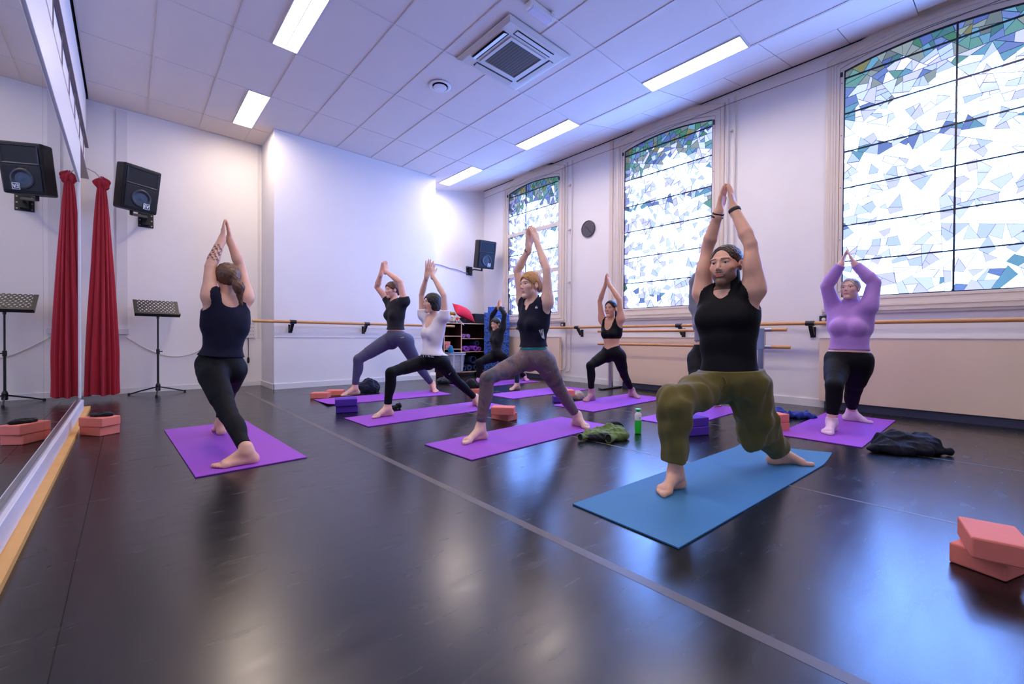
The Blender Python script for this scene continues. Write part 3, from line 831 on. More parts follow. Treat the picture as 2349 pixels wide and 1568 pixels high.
wall_barre('wooden barre rail along the white bay behind the grey leggings', (1.38, YP - 0.158, 1.055), (4.96, YP - 0.158, 1.055), [(1.93, YP - 0.158, 1.055), (3.12, YP - 0.158, 1.055), (4.35, YP - 0.158, 1.055)], (0, 1, 0))
wall_barre('long wooden barre rail under the windows on the right wall', (XR - 0.158, 6.95, 1.028), (XR - 0.158, -1.5, 1.028),
           [(XR - 0.158, y, 1.028) for y in (6.6, 5.02, 3.06, 1.40, -0.6)], (1, 0, 0))
def portable_barre():
    t = thing('portable_barre', 'free-standing double barre with steel posts in front of middle radiator', 'ballet barre', (5.93, 3.0, 0))
    for z, ya, yb in ((0.948, 4.36, 1.58), (0.735, 4.36, 1.54)):
        r = MB().tube([(0, ya - 3.0, z), (0, 0, z), (0, yb - 3.0, z)], 0.021, 14).build('wooden_rail', beech, t, True)
        for y in (4.10, 1.86):
            MB().tube([(0, y - 3.0 - 0.12, z), (0, y - 3.0 + 0.12, z)], 0.0245, 14).build('steel_sleeve', chrome, r, True)
    for y in (4.10, 1.86):
        p = MB().box((-0.022, y - 3.03, 0.02), (0.022, y - 2.97, 0.72), bevel=0.004).box((-0.03, y - 3.045, 0.70), (0.03, y - 2.955, 0.965), bevel=0.004).build('post', chrome, t)
        MB().box((-0.28, y - 3.05, 0.006), (0.28, y - 2.95, 0.024), bevel=0.003).build('foot_plate', mat('dark_steel_foot', (84, 84, 88), 0.35, metal=0.8), p)
        for sx in (-0.27, 0.27):
            MB().lathe([(0.016, 0.0), (0.02, 0.004), (0.02, 0.012), (0.012, 0.016)], 10, TR((sx, y - 3.0, 0))).build('rubber_pad', black_metal, p)
portable_barre()

# ---------------------------------------------------------------- ceiling fittings
ac_m = mat('ac_ivory_plastic', (214, 208, 200), 0.42, var=0.02)
def ac_unit():
    cx, cy = (AC[0] + AC[1]) / 2, (AC[2] + AC[3]) / 2; s = 0.460
    t = thing('air_conditioner', 'square ivory ceiling cassette air conditioner with dark central grille', 'air conditioner', (cx, cy, ZC))
    v = []; f = []
    prof = [(s, -0.004), (s * 0.985, -0.016), (s * 0.90, -0.034), (s * 0.58, -0.034)]
    for (r, z) in prof:
        v += [(-r, -r, z), (r, -r, z), (r, r, z), (-r, r, z)]
    for k in range(len(prof) - 1):
        f += [(k * 4 + i, k * 4 + (i + 1) % 4, (k + 1) * 4 + (i + 1) % 4, (k + 1) * 4 + i) for i in range(4)]
    MB().add(v, f).build('panel_frame', ac_m, t)
    fr = MB(); r0, r1 = s * 0.58, s * 0.50
    v = []
    for (r, z) in ((r0, -0.036), (r0, -0.044), (r1, -0.044), (r1, -0.030)):
        v += [(-r, -r, z), (r, -r, z), (r, r, z), (-r, r, z)]
    f = []
    for k in range(3):
        f += [(k * 4 + i, k * 4 + (i + 1) % 4, (k + 1) * 4 + (i + 1) % 4, (k + 1) * 4 + i) for i in range(4)]
    gf = fr.add(v, f).build('grille_frame', ac_m, t)
    MB().box((-r1, -r1, -0.026), (r1, r1, -0.022)).build('filter_back', mat('ac_dark_inside', (26, 24, 24), 0.7), t)
    n = 34
    gsl = MB().box((-r1, -0.0022, -0.038), (r1, 0.0022, -0.029))
    first = None
    for k in range(n):
        y = -r1 + (k + 0.5) * 2 * r1 / n
        if first is None:
            first = gsl.build('grille_slat', mat('ac_slat_grey', (120, 112, 106), 0.5), t); o = first
        else:
            o = first.copy(); col.objects.link(o); o.parent = t
        o.location = (0, y, 0)
    xb = MB()
    for k in range(1, 12):
        x = -r1 + k * 2 * r1 / 12
        xb.box((x - 0.0015, -r1, -0.0345), (x + 0.0015, r1, -0.029))
    xb.build('grille_ribs', ac_m, gf)['kind'] = 'stuff'
    for q in range(4):
        M = Matrix.Rotation(q * math.pi / 2, 4, 'Z')
        o = MB().box((-s * 0.60, s * 0.66, -0.0352), (s * 0.60, s * 0.83, -0.0335), M, bevel=0.0).build('air_slot', mat('ac_slot_dark', (24, 22, 22), 0.6), t)
        MB().add([(-s * 0.59, s * 0.70, -0.0365), (s * 0.59, s * 0.70, -0.0365), (s * 0.59, s * 0.81, -0.052 if q in (0, 1) else -0.040), (-s * 0.59, s * 0.81, -0.052 if q in (0, 1) else -0.040),
                  (-s * 0.59, s * 0.70, -0.0395), (s * 0.59, s * 0.70, -0.0395), (s * 0.59, s * 0.81, -0.055 if q in (0, 1) else -0.043), (-s * 0.59, s * 0.81, -0.055 if q in (0, 1) else -0.043)],
                 [(0, 1, 2, 3), (7, 6, 5, 4), (0, 4, 5, 1), (1, 5, 6, 2), (2, 6, 7, 3), (3, 7, 4, 0)], M).build('louvre_flap', ac_m, o)
ac_unit()
t = thing('ceiling_vent', 'round white disc air vent in the ceiling beside the air conditioner', 'vent', (2.97, 4.67, ZC))
MB().lathe([(0.138, 0.0), (0.140, -0.004), (0.125, -0.012), (0.104, -0.010), (0.094, 0.004)], 40).build('ring', white_trim, t, True)
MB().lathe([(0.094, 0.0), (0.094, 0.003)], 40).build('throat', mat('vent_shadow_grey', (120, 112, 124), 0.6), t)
MB().lathe([(0.076, -0.014), (0.084, -0.018), (0.084, -0.022), (0.070, -0.026), (0.002, -0.027)], 40).tube([(0, 0, 0), (0, 0, -0.018)], 0.008, 8).build('disc', white_trim, t, True)
e0 = at_z(1238, 26, ZC)
t = thing('emergency_light', 'white boxy emergency light fixed to the ceiling above the air conditioner', 'emergency light', (3.01, 2.935, ZC), math.radians(-90))
MB().prism([(-0.055, 0), (0.055, 0), (0.05, -0.035), (0.03, -0.06), (-0.03, -0.06), (-0.05, -0.035)], 1, -0.17, 0.15).build('housing', white_trim, t)
MB().prism([(-0.045, -0.036), (-0.052, -0.034), (-0.033, -0.064), (0.033, -0.064), (0.052, -0.034), (0.045, -0.036), (0.027, -0.058), (-0.027, -0.058)], 1, -0.14, 0.12).build('lens', mat('frosted_lens', (226, 222, 236), 0.2, spec=0.7), t)
MB().box((0.055, 0.09, -0.02), (0.075, 0.13, 0.0)).build('cable_gland', white_trim, t)
# ---------------------------------------------------------------- people: one smooth surface grown round a posed skeleton
f32 = np.float32
def A3(p): return np.asarray(p, dtype=f32)
def nrm(v):
    v = np.asarray(v, float); return v / (np.linalg.norm(v) + 1e-12)
def rc(p, a, b, ra, rb):
    a, b = A3(a), A3(b); ab = b - a
    t = np.clip(((p - a) @ ab) / max(float(ab @ ab), 1e-9), 0, 1)
    q = p - a - t[:, None] * ab
    return np.sqrt((q * q).sum(1)) - (ra + (rb - ra) * t)
def el(p, c, ax, r):
    """ellipsoid: ax rows = unit axes, r = radii"""
    q = (p - A3(c)) @ A3(ax).T
    r = A3(r); a = q / r; b = a / r
    k0 = np.sqrt((a * a).sum(1)); k1 = np.sqrt((b * b).sum(1)) + 1e-9
    return k0 * (k0 - 1) / k1
def smin(a, b, k):
    h = np.clip(0.5 + 0.5 * (b - a) / k, 0, 1)
    return b + (a - b) * h - k * h * (1 - h)
def smax(a, b, k): return -smin(-a, -b, k)
def culled(fn, pts, R):
    """evaluate fn only near its own points"""
    P = np.array(pts, float); c = A3((P.min(0) + P.max(0)) / 2); rad = float(np.sqrt(((P - c) ** 2).sum(1)).max()) + R
    def g(p):
        q = p - c; d = np.sqrt((q * q).sum(1)) - rad
        m = d < 0.05
        out = np.maximum(d, 0.05).astype(f32)
        if m.any(): out[m] = fn(p[m])
        return out
    return g
class Wr:
    """gentle cloth wrinkles: a few plane waves"""
    def __init__(s, seed, amp, freq, n=6, squash=(1, 1, 1)):
        r = np.random.default_rng(seed); d = r.normal(size=(n, 3)); d /= np.linalg.norm(d, axis=1)[:, None]
        s.k = A3(d * freq * r.uniform(0.6, 1.5, size=(n, 1)) * np.array(squash)); s.ph = A3(r.uniform(0, 6.28, n)); s.a = amp / math.sqrt(n)
    def __call__(s, p):
        return (np.sin(p @ s.k.T + s.ph)).sum(1) * s.a

def sdf_mesh(fn, lo, hi, h):
    """surface nets over a sparsely evaluated grid"""
    lo = np.array(lo, float); hi = np.array(hi, float)
    nb = np.maximum(1, np.ceil((hi - lo) / (4 * h)).astype(int))
    bx, by, bz = np.meshgrid(*[np.arange(n) for n in nb], indexing='ij')
    B = np.stack([bx.ravel(), by.ravel(), bz.ravel()], 1)
    cen = (lo + (B * 4 + 1.5) * h).astype(f32)
    dc = fn(cen)
    act = np.abs(dc) < 6.5 * h
    V = np.repeat(np.repeat(np.repeat(dc.reshape(nb), 4, 0), 4, 1), 4, 2).astype(f32)
    o = np.stack(np.meshgrid(*[np.arange(4)] * 3, indexing='ij'), -1).reshape(-1, 3)
    I = (B[act][:, None, :] * 4 + o[None]).reshape(-1, 3)
    if len(I) == 0: return np.zeros((0, 3)), np.zeros((0, 4), int)
    V[I[:, 0], I[:, 1], I[:, 2]] = fn((lo + I * h).astype(f32))
    S = V < 0
    # active cells
    c = np.zeros(tuple(np.array(S.shape) - 1), np.int8)
    offs = [(i, j, k) for i in (0, 1) for j in (0, 1) for k in (0, 1)]
    sh = c.shape
    for (i, j, k) in offs: c += S[i:i + sh[0], j:j + sh[1], k:k + sh[2]]
    C = np.argwhere((c > 0) & (c < 8))
    if len(C) == 0: return np.zeros((0, 3)), np.zeros((0, 4), int)
    idx = np.full(sh, -1, np.int32); idx[C[:, 0], C[:, 1], C[:, 2]] = np.arange(len(C))
    acc = np.zeros((len(C), 3)); cnt = np.zeros(len(C))
    val = {q: V[C[:, 0] + q[0], C[:, 1] + q[1], C[:, 2] + q[2]] for q in offs}
    for a in range(3):
        for q in offs:
            if q[a]: continue
            r = list(q); r[a] = 1; r = tuple(r)
            va, vb = val[q], val[r]; m = (va < 0) != (vb < 0)
            t = va[m] / (va[m] - vb[m])
            pt = np.tile(np.array(q, float), (int(m.sum()), 1)); pt[:, a] += t
            acc[m] += pt; cnt[m] += 1
    P = lo + (C + acc / cnt[:, None]) * h
    F = []
    for a in range(3):
        b, d = (a + 1) % 3, (a + 2) % 3
        sl0 = [slice(None)] * 3; sl1 = [slice(None)] * 3
        sl0[a] = slice(0, -1); sl1[a] = slice(1, None)
        s0, s1 = S[tuple(sl0)], S[tuple(sl1)]
        E = np.argwhere(s0 != s1)
        ok = (E[:, b] > 0) & (E[:, d] > 0) & (E[:, b] < sh[b]) & (E[:, d] < sh[d])
        E = E[ok]
        flip = s0[E[:, 0], E[:, 1], E[:, 2]]
        def cell(db, dd):
            q = E.copy(); q[:, b] -= db; q[:, d] -= dd; return idx[q[:, 0], q[:, 1], q[:, 2]]
        qd = np.stack([cell(1, 1), cell(0, 1), cell(0, 0), cell(1, 0)], 1)
        qd[~flip] = qd[~flip][:, ::-1]
        F.append(qd[(qd >= 0).all(1)])
    F = np.concatenate(F)
    # settle the vertices on the true surface
    e = 0.25 * h
    k = A3([(1, -1, -1), (-1, -1, 1), (-1, 1, -1), (1, 1, 1)])
    for it in range(2):
        g = np.zeros((len(P), 3)); dm = np.zeros(len(P))
        for q in k:
            d = fn((P + q * e).astype(f32)); g += d[:, None] * q; dm += d
        g /= 4 * e; dm /= 4
        n2 = np.maximum((g * g).sum(1), 0.15)
        P -= np.clip(dm / n2, -0.6 * h, 0.6 * h)[:, None] * g
    return P, F

def mesh_np(name, P, F, m, parent=None, colors=None, quads_ok=True):
    me = bpy.data.meshes.new(name)
    P = np.asarray(P, f32); F = np.asarray(F, np.int32)
    me.vertices.add(len(P)); me.vertices.foreach_set('co', P.ravel())
    me.loops.add(F.size); me.loops.foreach_set('vertex_index', F.ravel())
    me.polygons.add(len(F)); me.polygons.foreach_set('loop_start', np.arange(0, F.size, 4, dtype=np.int32))
    me.update(calc_edges=True); me.validate()
    if colors is not None:
        at = me.color_attributes.new('Col', 'FLOAT_COLOR', 'POINT')
        c4 = np.ones((len(me.vertices), 4), f32); c4[:, :3] = colors
        at.data.foreach_set('color', c4.ravel())
    me.shade_smooth()
    return link_mesh(name, me, m, parent)

def skin_material():
    m = bpy.data.materials.new('skin'); m.use_nodes = True
    nt = m.node_tree; b = nt.nodes['Principled BSDF']; L = nt.links.new
    at = nt.nodes.new('ShaderNodeAttribute'); at.attribute_name = 'Col'
    n = nt.nodes.new('ShaderNodeTexNoise'); n.inputs['Scale'].default_value = 22; n.inputs['Detail'].default_value = 4
    tc = nt.nodes.new('ShaderNodeTexCoord'); L(tc.outputs['Object'], n.inputs['Vector'])
    hs = nt.nodes.new('ShaderNodeHueSaturation')
    mr = nt.nodes.new('ShaderNodeMapRange'); mr.inputs['To Min'].default_value = 0.88; mr.inputs['To Max'].default_value = 1.12
    L(n.outputs['Fac'], mr.inputs['Value']); L(mr.outputs[0], hs.inputs['Value']); L(at.outputs['Color'], hs.inputs['Color'])
    L(hs.outputs[0], b.inputs['Base Color'])
    b.inputs['Roughness'].default_value = 0.48; b.inputs['Specular IOR Level'].default_value = 0.4
    b.inputs['Subsurface Weight'].default_value = 0.08; b.inputs['Subsurface Radius'].default_value = (0.02, 0.008, 0.004)
    b.inputs['Subsurface Scale'].default_value = 0.3
    return m
SKIN = skin_material()
def cloth(name, rgb, rough=0.8, var=0.12, bump=0.15, scale=260, **k):
    return mat(name, rgb, rough, var=var, var_scale=12, bump=bump, bump_scale=scale, sheen=k.pop('sheen', 0.15), spec=k.pop('spec', 0.25), **k)
def hair_mat(name, rgb, var=0.35):
    return mat(name, rgb, 0.42, var=var, var_scale=38, stretch=(1, 1, 0.18), bump=0.35, bump_scale=160, spec=0.45)

class Person:
    """joints: name -> (u, v) seen in the photograph; depths come from a lunge laid out on the floor"""
    def __init__(s, px, pelvis, facing, label, k=1.0, w=1.0, head=1.0, sex='f', bust=1.0, skin=(222, 176, 152), sole=0.008, arm_w=1.0, leg_w=1.0, face=None,
                 head_pitch=0.0, bare=True, hand_open=0.0, waist=1.0, hip=1.0, elbow_s=0.05):
        s.label, s.k, s.w, s.sex, s.skin, s.sole = label, k, w, sex, np.array(lin(skin)), sole
        s.aw, s.lw, s.bust, s.waist, s.hipw = arm_w, leg_w, bust, waist, hip
        F = nrm(facing + (0,)) ; L = np.cross([0, 0, 1], F); s.F0, s.L0 = F, L
        P0 = np.array([*pelvis, 0.0])
        def dep(sf, l):
            q = P0 + F * sf + L * l; return float((q - CAM * [1, 1, 0]) @ np.array([_fw[0], _fw[1], 0]))
        def J(n, sf, l): return at_d(*px[n], dep(sf, l))
        j = {}
        j['pelvis'] = J('pelvis', 0, 0)
        j['hipR'], j['hipL'] = J('hipR', 0.03, -0.09), J('hipL', -0.03, 0.09)
        z0 = sole
        j['ankR'] = at_z(*px['ankR'], z0 + 0.085 * k); j['ankL'] = at_z(*px['ankL'], z0 + 0.085 * k)
        j['toeR'] = at_z(*px['toeR'], z0 + 0.012); j['toeL'] = at_z(*px['toeL'], z0 + 0.012)
        def near(n, q): return at_d(*px[n], float((np.asarray(q) - CAM) @ _fw))
        # front knee stands over the front foot, rear knee half way
        thigh = 0.0
        j['kneR'] = near('kneR', j['ankR'] + F * px.get('knee_s', 0.03))
        j['kneL'] = near('kneL', 0.5 * (j['hipL'] + j['ankL']))
        if px.get('both_front'):
            pass
        j['neck'] = J('neck', 0.0, 0); j['head'] = J('head', 0.035 * k, 0)
        j['shR'], j['shL'] = J('shR', 0.0, -0.165 * k * w), J('shL', 0.0, 0.165 * k * w)
        j['elR'], j['elL'] = J('elR', elbow_s, -0.16 * k), J('elL', elbow_s, 0.16 * k)
        j['wrR'], j['wrL'] = J('wrR', elbow_s + 0.02, -0.035 * k), J('wrL', elbow_s + 0.02, 0.035 * k)
        j['tipR'], j['tipL'] = J('tipR', elbow_s + 0.02, -0.012), J('tipL', elbow_s + 0.02, 0.012)
        s.j = j
        s.dist = float((j['pelvis'] - CAM) @ _fw)
        s.hand_open = hand_open
        fdir = nrm(np.array([*(face or facing), 0.0])); fdir = nrm(fdir + np.array([0, 0, head_pitch]))
        s.HF = fdir; s.HL = nrm(np.cross([0, 0, 1], fdir)); s.HU = np.cross(s.HF, s.HL)
        tilt = nrm(j['head'] - j['neck'])
        s.hs = head * 1.0
        s.make()
    def bones(s):
        j = s.j; d = lambda a, b: round(float(np.linalg.norm(j[a] - j[b])), 2)
        return dict(thR=d('hipR', 'kneR'), shR=d('kneR', 'ankR'), thL=d('hipL', 'kneL'), shL=d('kneL', 'ankL'), uaR=d('shR', 'elR'), uaL=d('shL', 'elL'), faR=d('elR', 'wrR'), faL=d('elL', 'wrL'),
                    hand=d('wrR', 'tipR'), handL=d('wrL', 'tipL'), hips=d('hipR', 'hipL'), sho=d('shR', 'shL'), spine=d('pelvis', 'neck'), nh=d('neck', 'head'), ftR=d('ankR', 'toeR'), ftL=d('ankL', 'toeL'), pz=round(float(j['pelvis'][2]), 2), dist=round(s.dist, 2))
    def make(s):
        j, k, w = s.j, s.k, s.w
        U = nrm(j['neck'] - j['pelvis']); Lh = nrm(j['hipL'] - j['hipR']); Ls = nrm(j['shL'] - j['shR'])
        L = nrm(s.L0 - U * (s.L0 @ U)); F = np.cross(L, U); s.U, s.L, s.F = U, L, F
        ax = np.array([L, F, U]); sp = j['neck'] - j['pelvis']; ls = float(np.linalg.norm(sp))
        def at(t, f=0.0, l=0.0): return j['pelvis'] + sp * t + F * f + L * l
        s.at = at
        fem = s.sex == 'f'; q = ls / 0.50
        wd = w * k
        pel = [('el', at(0.02), (0.158 * wd * s.hipw, 0.108 * wd * s.hipw, 0.115 * q), 0.0)]
        gl = 0.088 * wd * s.hipw
        prims = [
            (at(0.04), (0.160 * wd * s.hipw, 0.108 * wd, 0.120 * q)),
            (at(0.34), (0.124 * wd * s.waist * (0.96 if fem else 1.13), 0.088 * wd * s.waist, 0.150 * q)),
            (at(0.64), (0.140 * wd * (0.97 if fem else 1.10), 0.100 * wd, 0.165 * q)),
            (at(0.80), (0.128 * wd * (0.97 if fem else 1.10), 0.082 * wd, 0.110 * q))]
        shR, shL = j['shR'], j['shL']; nk = j['neck']
        cR, cL = shR + (nk - shR) * 0.18 - U * 0.01, shL + (nk - shL) * 0.18 - U * 0.01
        uaR, uaL = j['elR'] - shR, j['elL'] - shL
        def torso(p):
            d = el(p, prims[0][0], ax, prims[0][1])
            for c, r in prims[1:]: d = smin(d, el(p, c, ax, r), 0.055)
            for sg, hp in ((-1, j['hipR']), (1, j['hipL'])):
                d = smin(d, el(p, hp - F * 0.055 * wd - U * 0.015 + L * sg * -0.012, ax, (gl * 0.95, gl, gl * 1.02)), 0.04)
            cl = smin(rc(p, nk - U * 0.05, cR, 0.050 * wd, 0.050 * wd), rc(p, nk - U * 0.05, cL, 0.050 * wd, 0.050 * wd), 0.03)
            d = smin(d, cl, 0.05)
            for sg, sh, ua in ((-1, shR, uaR), (1, shL, uaL)):     # lat under the raised arm
                d = smin(d, rc(p, at(0.62, -0.02, sg * 0.10 * wd), sh + ua * 0.12, 0.050 * wd, 0.040 * wd), 0.05)
            if fem and s.bust > 0:
                for sg in (-1, 1):
                    d = smin(d, el(p, at(0.625, 0.074 * wd, sg * 0.062 * wd), ax, (0.056 * wd * s.bust, 0.052 * wd * s.bust, 0.056 * wd * s.bust)), 0.035)
            elif not fem:
                for sg in (-1, 1):
                    d = smin(d, el(p, at(0.76, 0.060 * wd, sg * 0.068 * wd), ax, (0.078 * wd, 0.030 * wd, 0.060 * wd)), 0.045)
            return d
        s.torso = culled(torso, [at(-0.1), at(1.1), shR, shL, j['hipR'], j['hipL']], 0.2)
        def arm(sh, eb, wr, sg):
            a = eb - sh; b = wr - eb; la = np.linalg.norm(a); ar = s.aw * k
            side = nrm(np.cross(a, F)) * sg
            def g(p):
                d = rc(p, sh, eb, 0.054 * ar, 0.037 * ar)
                d = smin(d, rc(p, sh - nrm(a) * 0.01, sh + a * 0.28, 0.058 * ar, 0.050 * ar), 0.006)
                if s.sex == 'm':
                    bx = np.array([nrm(np.cross(a, F)), nrm(np.cross(nrm(a), nrm(np.cross(a, F)))), nrm(a)])
                    d = smin(d, el(p, sh + a * 0.46 + F * 0.014, bx, (0.050 * ar, 0.050 * ar, 0.100)), 0.015)
                    d = smin(d, rc(p, sh - nrm(a) * 0.005, sh + a * 0.30, 0.064 * ar, 0.054 * ar), 0.012)
                d = smin(d, rc(p, eb, eb + b * 0.30, 0.037 * ar, 0.0415 * ar), 0.006)
                d = smin(d, rc(p, eb + b * 0.28, wr, 0.0415 * ar, 0.0260 * ar), 0.006)
                d = smin(d, rc(p, eb - F * 0.010, eb - F * 0.012, 0.030 * ar, 0.028 * ar), 0.008)
                return d
            return g
        def hand(wr, tip, sg):
            """palms meet overhead: knuckles run along the forward axis, thumbs towards the back"""
            d0 = nrm(tip - wr); n = nrm(s.L * -sg - d0 * (d0 @ (s.L * -sg)))   # palm normal to the other hand
            a = nrm(np.cross(d0, n)); a = a * (1 if a @ s.F > 0 else -1)
            hl = min(max(np.linalg.norm(tip - wr), 0.150), 0.195); sc = hl / 0.185
            fs = []
            o = s.hand_open
            for i, (off, ln) in enumerate(((-0.029, 0.074), (-0.010, 0.084), (0.010, 0.080), (0.028, 0.062))):
                base = wr + d0 * 0.094 * sc + a * off * sc + n * 0.002
                dr = nrm(d0 + a * (off * (1.2 + 9 * o)) + n * (0.04 - o * 0.3 * (i % 2)))
                mid = base + dr * ln * 0.5 * sc; end = base + dr * ln * sc + n * 0.005 * sc
                fs.append((base, mid, end, 0.0087 * sc if i < 3 else 0.0076 * sc))
            th = (wr + d0 * 0.028 * sc - a * 0.024 * sc, wr + d0 * 0.066 * sc - a * (0.042 + 0.02 * o) * sc + n * 0.004, wr + d0 * 0.104 * sc - a * (0.044 + 0.05 * o) * sc + n * 0.004)
            def g(p):
                d = None
                for i, off in enumerate((-0.026, -0.009, 0.009, 0.025)):
                    q = rc(p, wr + a * off * 0.62 * sc - d0 * 0.004, wr + d0 * 0.094 * sc + a * off * sc, 0.0135 * sc, 0.0105 * sc)
                    d = q if d is None else smin(d, q, 0.012)
                d = smin(d, rc(p, wr - d0 * 0.03, wr + d0 * 0.02 * sc, 0.0255 * s.aw * k, 0.019 * sc), 0.018)
                d = smin(d, rc(p, wr + d0 * 0.02 * sc - a * 0.016 * sc, th[1], 0.015 * sc, 0.0115 * sc), 0.012)
                for (b0, m0, e0, r) in fs:
                    d = smin(d, rc(p, b0 - d0 * 0.01, m0, r * 1.06, r), 0.004); d = np.minimum(d, rc(p, m0, e0, r, r * 0.80))
                d = np.minimum(d, rc(p, th[1], th[2], 0.0105 * sc, 0.0082 * sc))
                return d
            return g
        s.armR = culled(arm(shR, j['elR'], j['wrR'], -1), [shR, j['elR'], j['wrR']], 0.08)
        s.armL = culled(arm(shL, j['elL'], j['wrL'], 1), [shL, j['elL'], j['wrL']], 0.08)
        s.handR = culled(hand(j['wrR'], j['tipR'], -1), [j['wrR'], j['tipR'] + (j['tipR'] - j['wrR']) * 0.25], 0.07)
        s.handL = culled(hand(j['wrL'], j['tipL'], 1), [j['wrL'], j['tipL'] + (j['tipL'] - j['wrL']) * 0.25], 0.07)
        def leg(hp, kn, an, sg):
            lw = s.lw * k; a = kn - hp; b = an - kn
            fw = nrm(s.F0 - nrm(b) * (s.F0 @ nrm(b)))
            if sg > 0:   # rear leg is turned out
                fw = nrm(s.F0 * 0.75 + s.L0 * 0.65)
            bx_ = np.array([nrm(np.cross(fw, b)), nrm(np.cross(b, np.cross(fw, b))), nrm(b)])
            def g(p):
                d = rc(p, hp, kn, 0.090 * lw * (1.0 if s.sex == 'f' else 0.95), 0.056 * lw)
                d = smin(d, rc(p, hp + a * 0.15, hp + a * 0.62, 0.089 * lw, 0.074 * lw), 0.012)
                d = smin(d, rc(p, kn - nrm(a) * 0.01, kn + nrm(b) * 0.03, 0.057 * lw, 0.053 * lw), 0.010)
                d = smin(d, rc(p, kn, an, 0.052 * lw, 0.035 * k), 0.010)
                d = smin(d, el(p, kn + b * 0.30 - fw * 0.020, bx_, (0.050 * lw, 0.050 * lw, 0.125)), 0.02)
                return d
            return g
        def foot(an, toe, sg):
            t2 = toe - an; t2[2] = 0; ln = float(np.linalg.norm(t2)); f = t2 / ln
            if sg < 0: f = nrm(f + s.F0 * (1.0 if ln < 0.28 else 4.0)); f[2] = 0
            elif ln > 0.28: f = nrm(f * 0.5 + nrm(s.L0 + s.F0 * 0.25)); f[2] = 0
            ln = min(max(ln, 0.165 * k), 0.205 * k); z0 = s.sole
            side = np.cross([0, 0, 1], f) * sg                       # outwards
            g0 = an.copy(); g0[2] = 0
            up = np.array([0, 0, 1.0])
            ball = g0 + f * (ln - 0.062) ; heel = g0 - f * 0.038 * k
            tips = []
            for i, (o_, l_, r_) in enumerate(((-0.030, 0.060, 0.0145), (-0.011, 0.058, 0.0105), (0.006, 0.052, 0.0100), (0.021, 0.044, 0.0095), (0.034, 0.034, 0.0090))):
                b0 = ball + side * o_ * 0.95 * k + up * (z0 + 0.014) - f * (0.006 * i)
                tips.append((b0, b0 + f * l_ + side * o_ * 0.10 - up * 0.003, r_ * k))
            def g(p):
                d = rc(p, an + up * 0.03, an + up * -0.005, 0.036 * k, 0.037 * k)
                d = smin(d, rc(p, an - up * 0.01 - f * 0.01, heel + up * (z0 + 0.030), 0.036 * k, 0.032 * k), 0.025)
                d = smin(d, rc(p, an + f * 0.01, ball + up * (z0 + 0.022) - side * 0.014, 0.036 * k, 0.023 * k), 0.03)
                d = smin(d, rc(p, heel + up * (z0 + 0.025), ball + side * 0.022 + up * (z0 + 0.016), 0.029 * k, 0.020 * k), 0.03)
                d = smin(d, rc(p, ball - side * 0.022 + up * (z0 + 0.018), ball + side * 0.024 + up * (z0 + 0.015), 0.020 * k, 0.016 * k), 0.02)
                for (b0, e0, r) in tips:
                    d = smin(d, rc(p, b0, e0, r * 1.05, r), 0.006)
                return np.maximum(d, f32(z0) - p[:, 2])
            return g
        s.legR0 = culled(leg(j['hipR'], j['kneR'], j['ankR'], -1), [j['hipR'], j['kneR'], j['ankR']], 0.12)
        s.legL0 = culled(leg(j['hipL'], j['kneL'], j['ankL'], 1), [j['hipL'], j['kneL'], j['ankL']], 0.12)
        s.footR = culled(foot(j['ankR'], j['toeR'], -1), [j['ankR'], j['toeR'], j['ankR'] - nrm(j['toeR'] - j['ankR']) * 0.08], 0.09)
        s.footL = culled(foot(j['ankL'], j['toeL'], 1), [j['ankL'], j['toeL'], j['ankL'] - nrm(j['toeL'] - j['ankL']) * 0.08], 0.09)
        # head
        h = s.hs; c0 = j['head']; HF, HL, HU = s.HF, s.HL, s.HU; hax = np.array([HL, HF, HU])
        def hp(l, f, u): return c0 + (HL * l + HF * f + HU * u) * h
        s.hp = hp
        s.eye_c = [hp(-0.031, 0.0712, 0.0045), hp(0.031, 0.0712, 0.0045)]
        fm = s.sex == 'f'
        def head(p):
            d = el(p, hp(0, -0.012, 0.030), hax, A3((0.074, 0.094, 0.082)) * h)
            d = smin(d, el(p, hp(0, 0.030, -0.030), hax, A3((0.058 if fm else 0.061, 0.060, 0.084)) * h), 0.025 * h)
            d = smin(d, rc(p, hp(-0.037, 0.012, -0.062), hp(0, 0.064, -0.100), (0.018 if fm else 0.021) * h, 0.016 * h), 0.018 * h)
            d = smin(d, rc(p, hp(0.037, 0.012, -0.062), hp(0, 0.064, -0.100), (0.018 if fm else 0.021) * h, 0.016 * h), 0.018 * h)
            d = smin(d, el(p, hp(0, 0.070, -0.100), hax, A3((0.022, 0.016, 0.016)) * h), 0.015 * h)
            for sg in (-1, 1):
                d = smin(d, el(p, hp(sg * 0.038, 0.060, -0.022), hax, A3((0.022, 0.018, 0.020)) * h), 0.02 * h)
                d = smin(d, rc(p, hp(sg * 0.012, 0.0845, 0.023), hp(sg * 0.046, 0.069, 0.026), 0.008 * h, 0.007 * h), 0.014 * h)
                d = smax(d, -(np.sqrt(((p - A3(hp(sg * 0.031, 0.0990, 0.005))) ** 2).sum(1)) - 0.0170 * h), 0.010 * h)
                d = smin(d, el(p, hp(sg * 0.031, 0.0735, 0.0125), hax, A3((0.0145, 0.0105, 0.0048)) * h), 0.005 * h)
                d = smin(d, el(p, hp(sg * 0.031, 0.0725, -0.0045), hax, A3((0.0140, 0.0095, 0.0042)) * h), 0.005 * h)
            nw = 1.0 if not fm else 0.86
            d = smin(d, rc(p, hp(0, 0.083, 0.014), hp(0, 0.104, -0.026), 0.0068 * h, 0.0088 * h * nw), 0.009 * h)
            for sg in (-1, 1):
                d = smin(d, el(p, hp(sg * 0.0105 * nw, 0.0935, -0.031), hax, A3((0.0072 * nw, 0.0100, 0.0064)) * h), 0.005 * h)
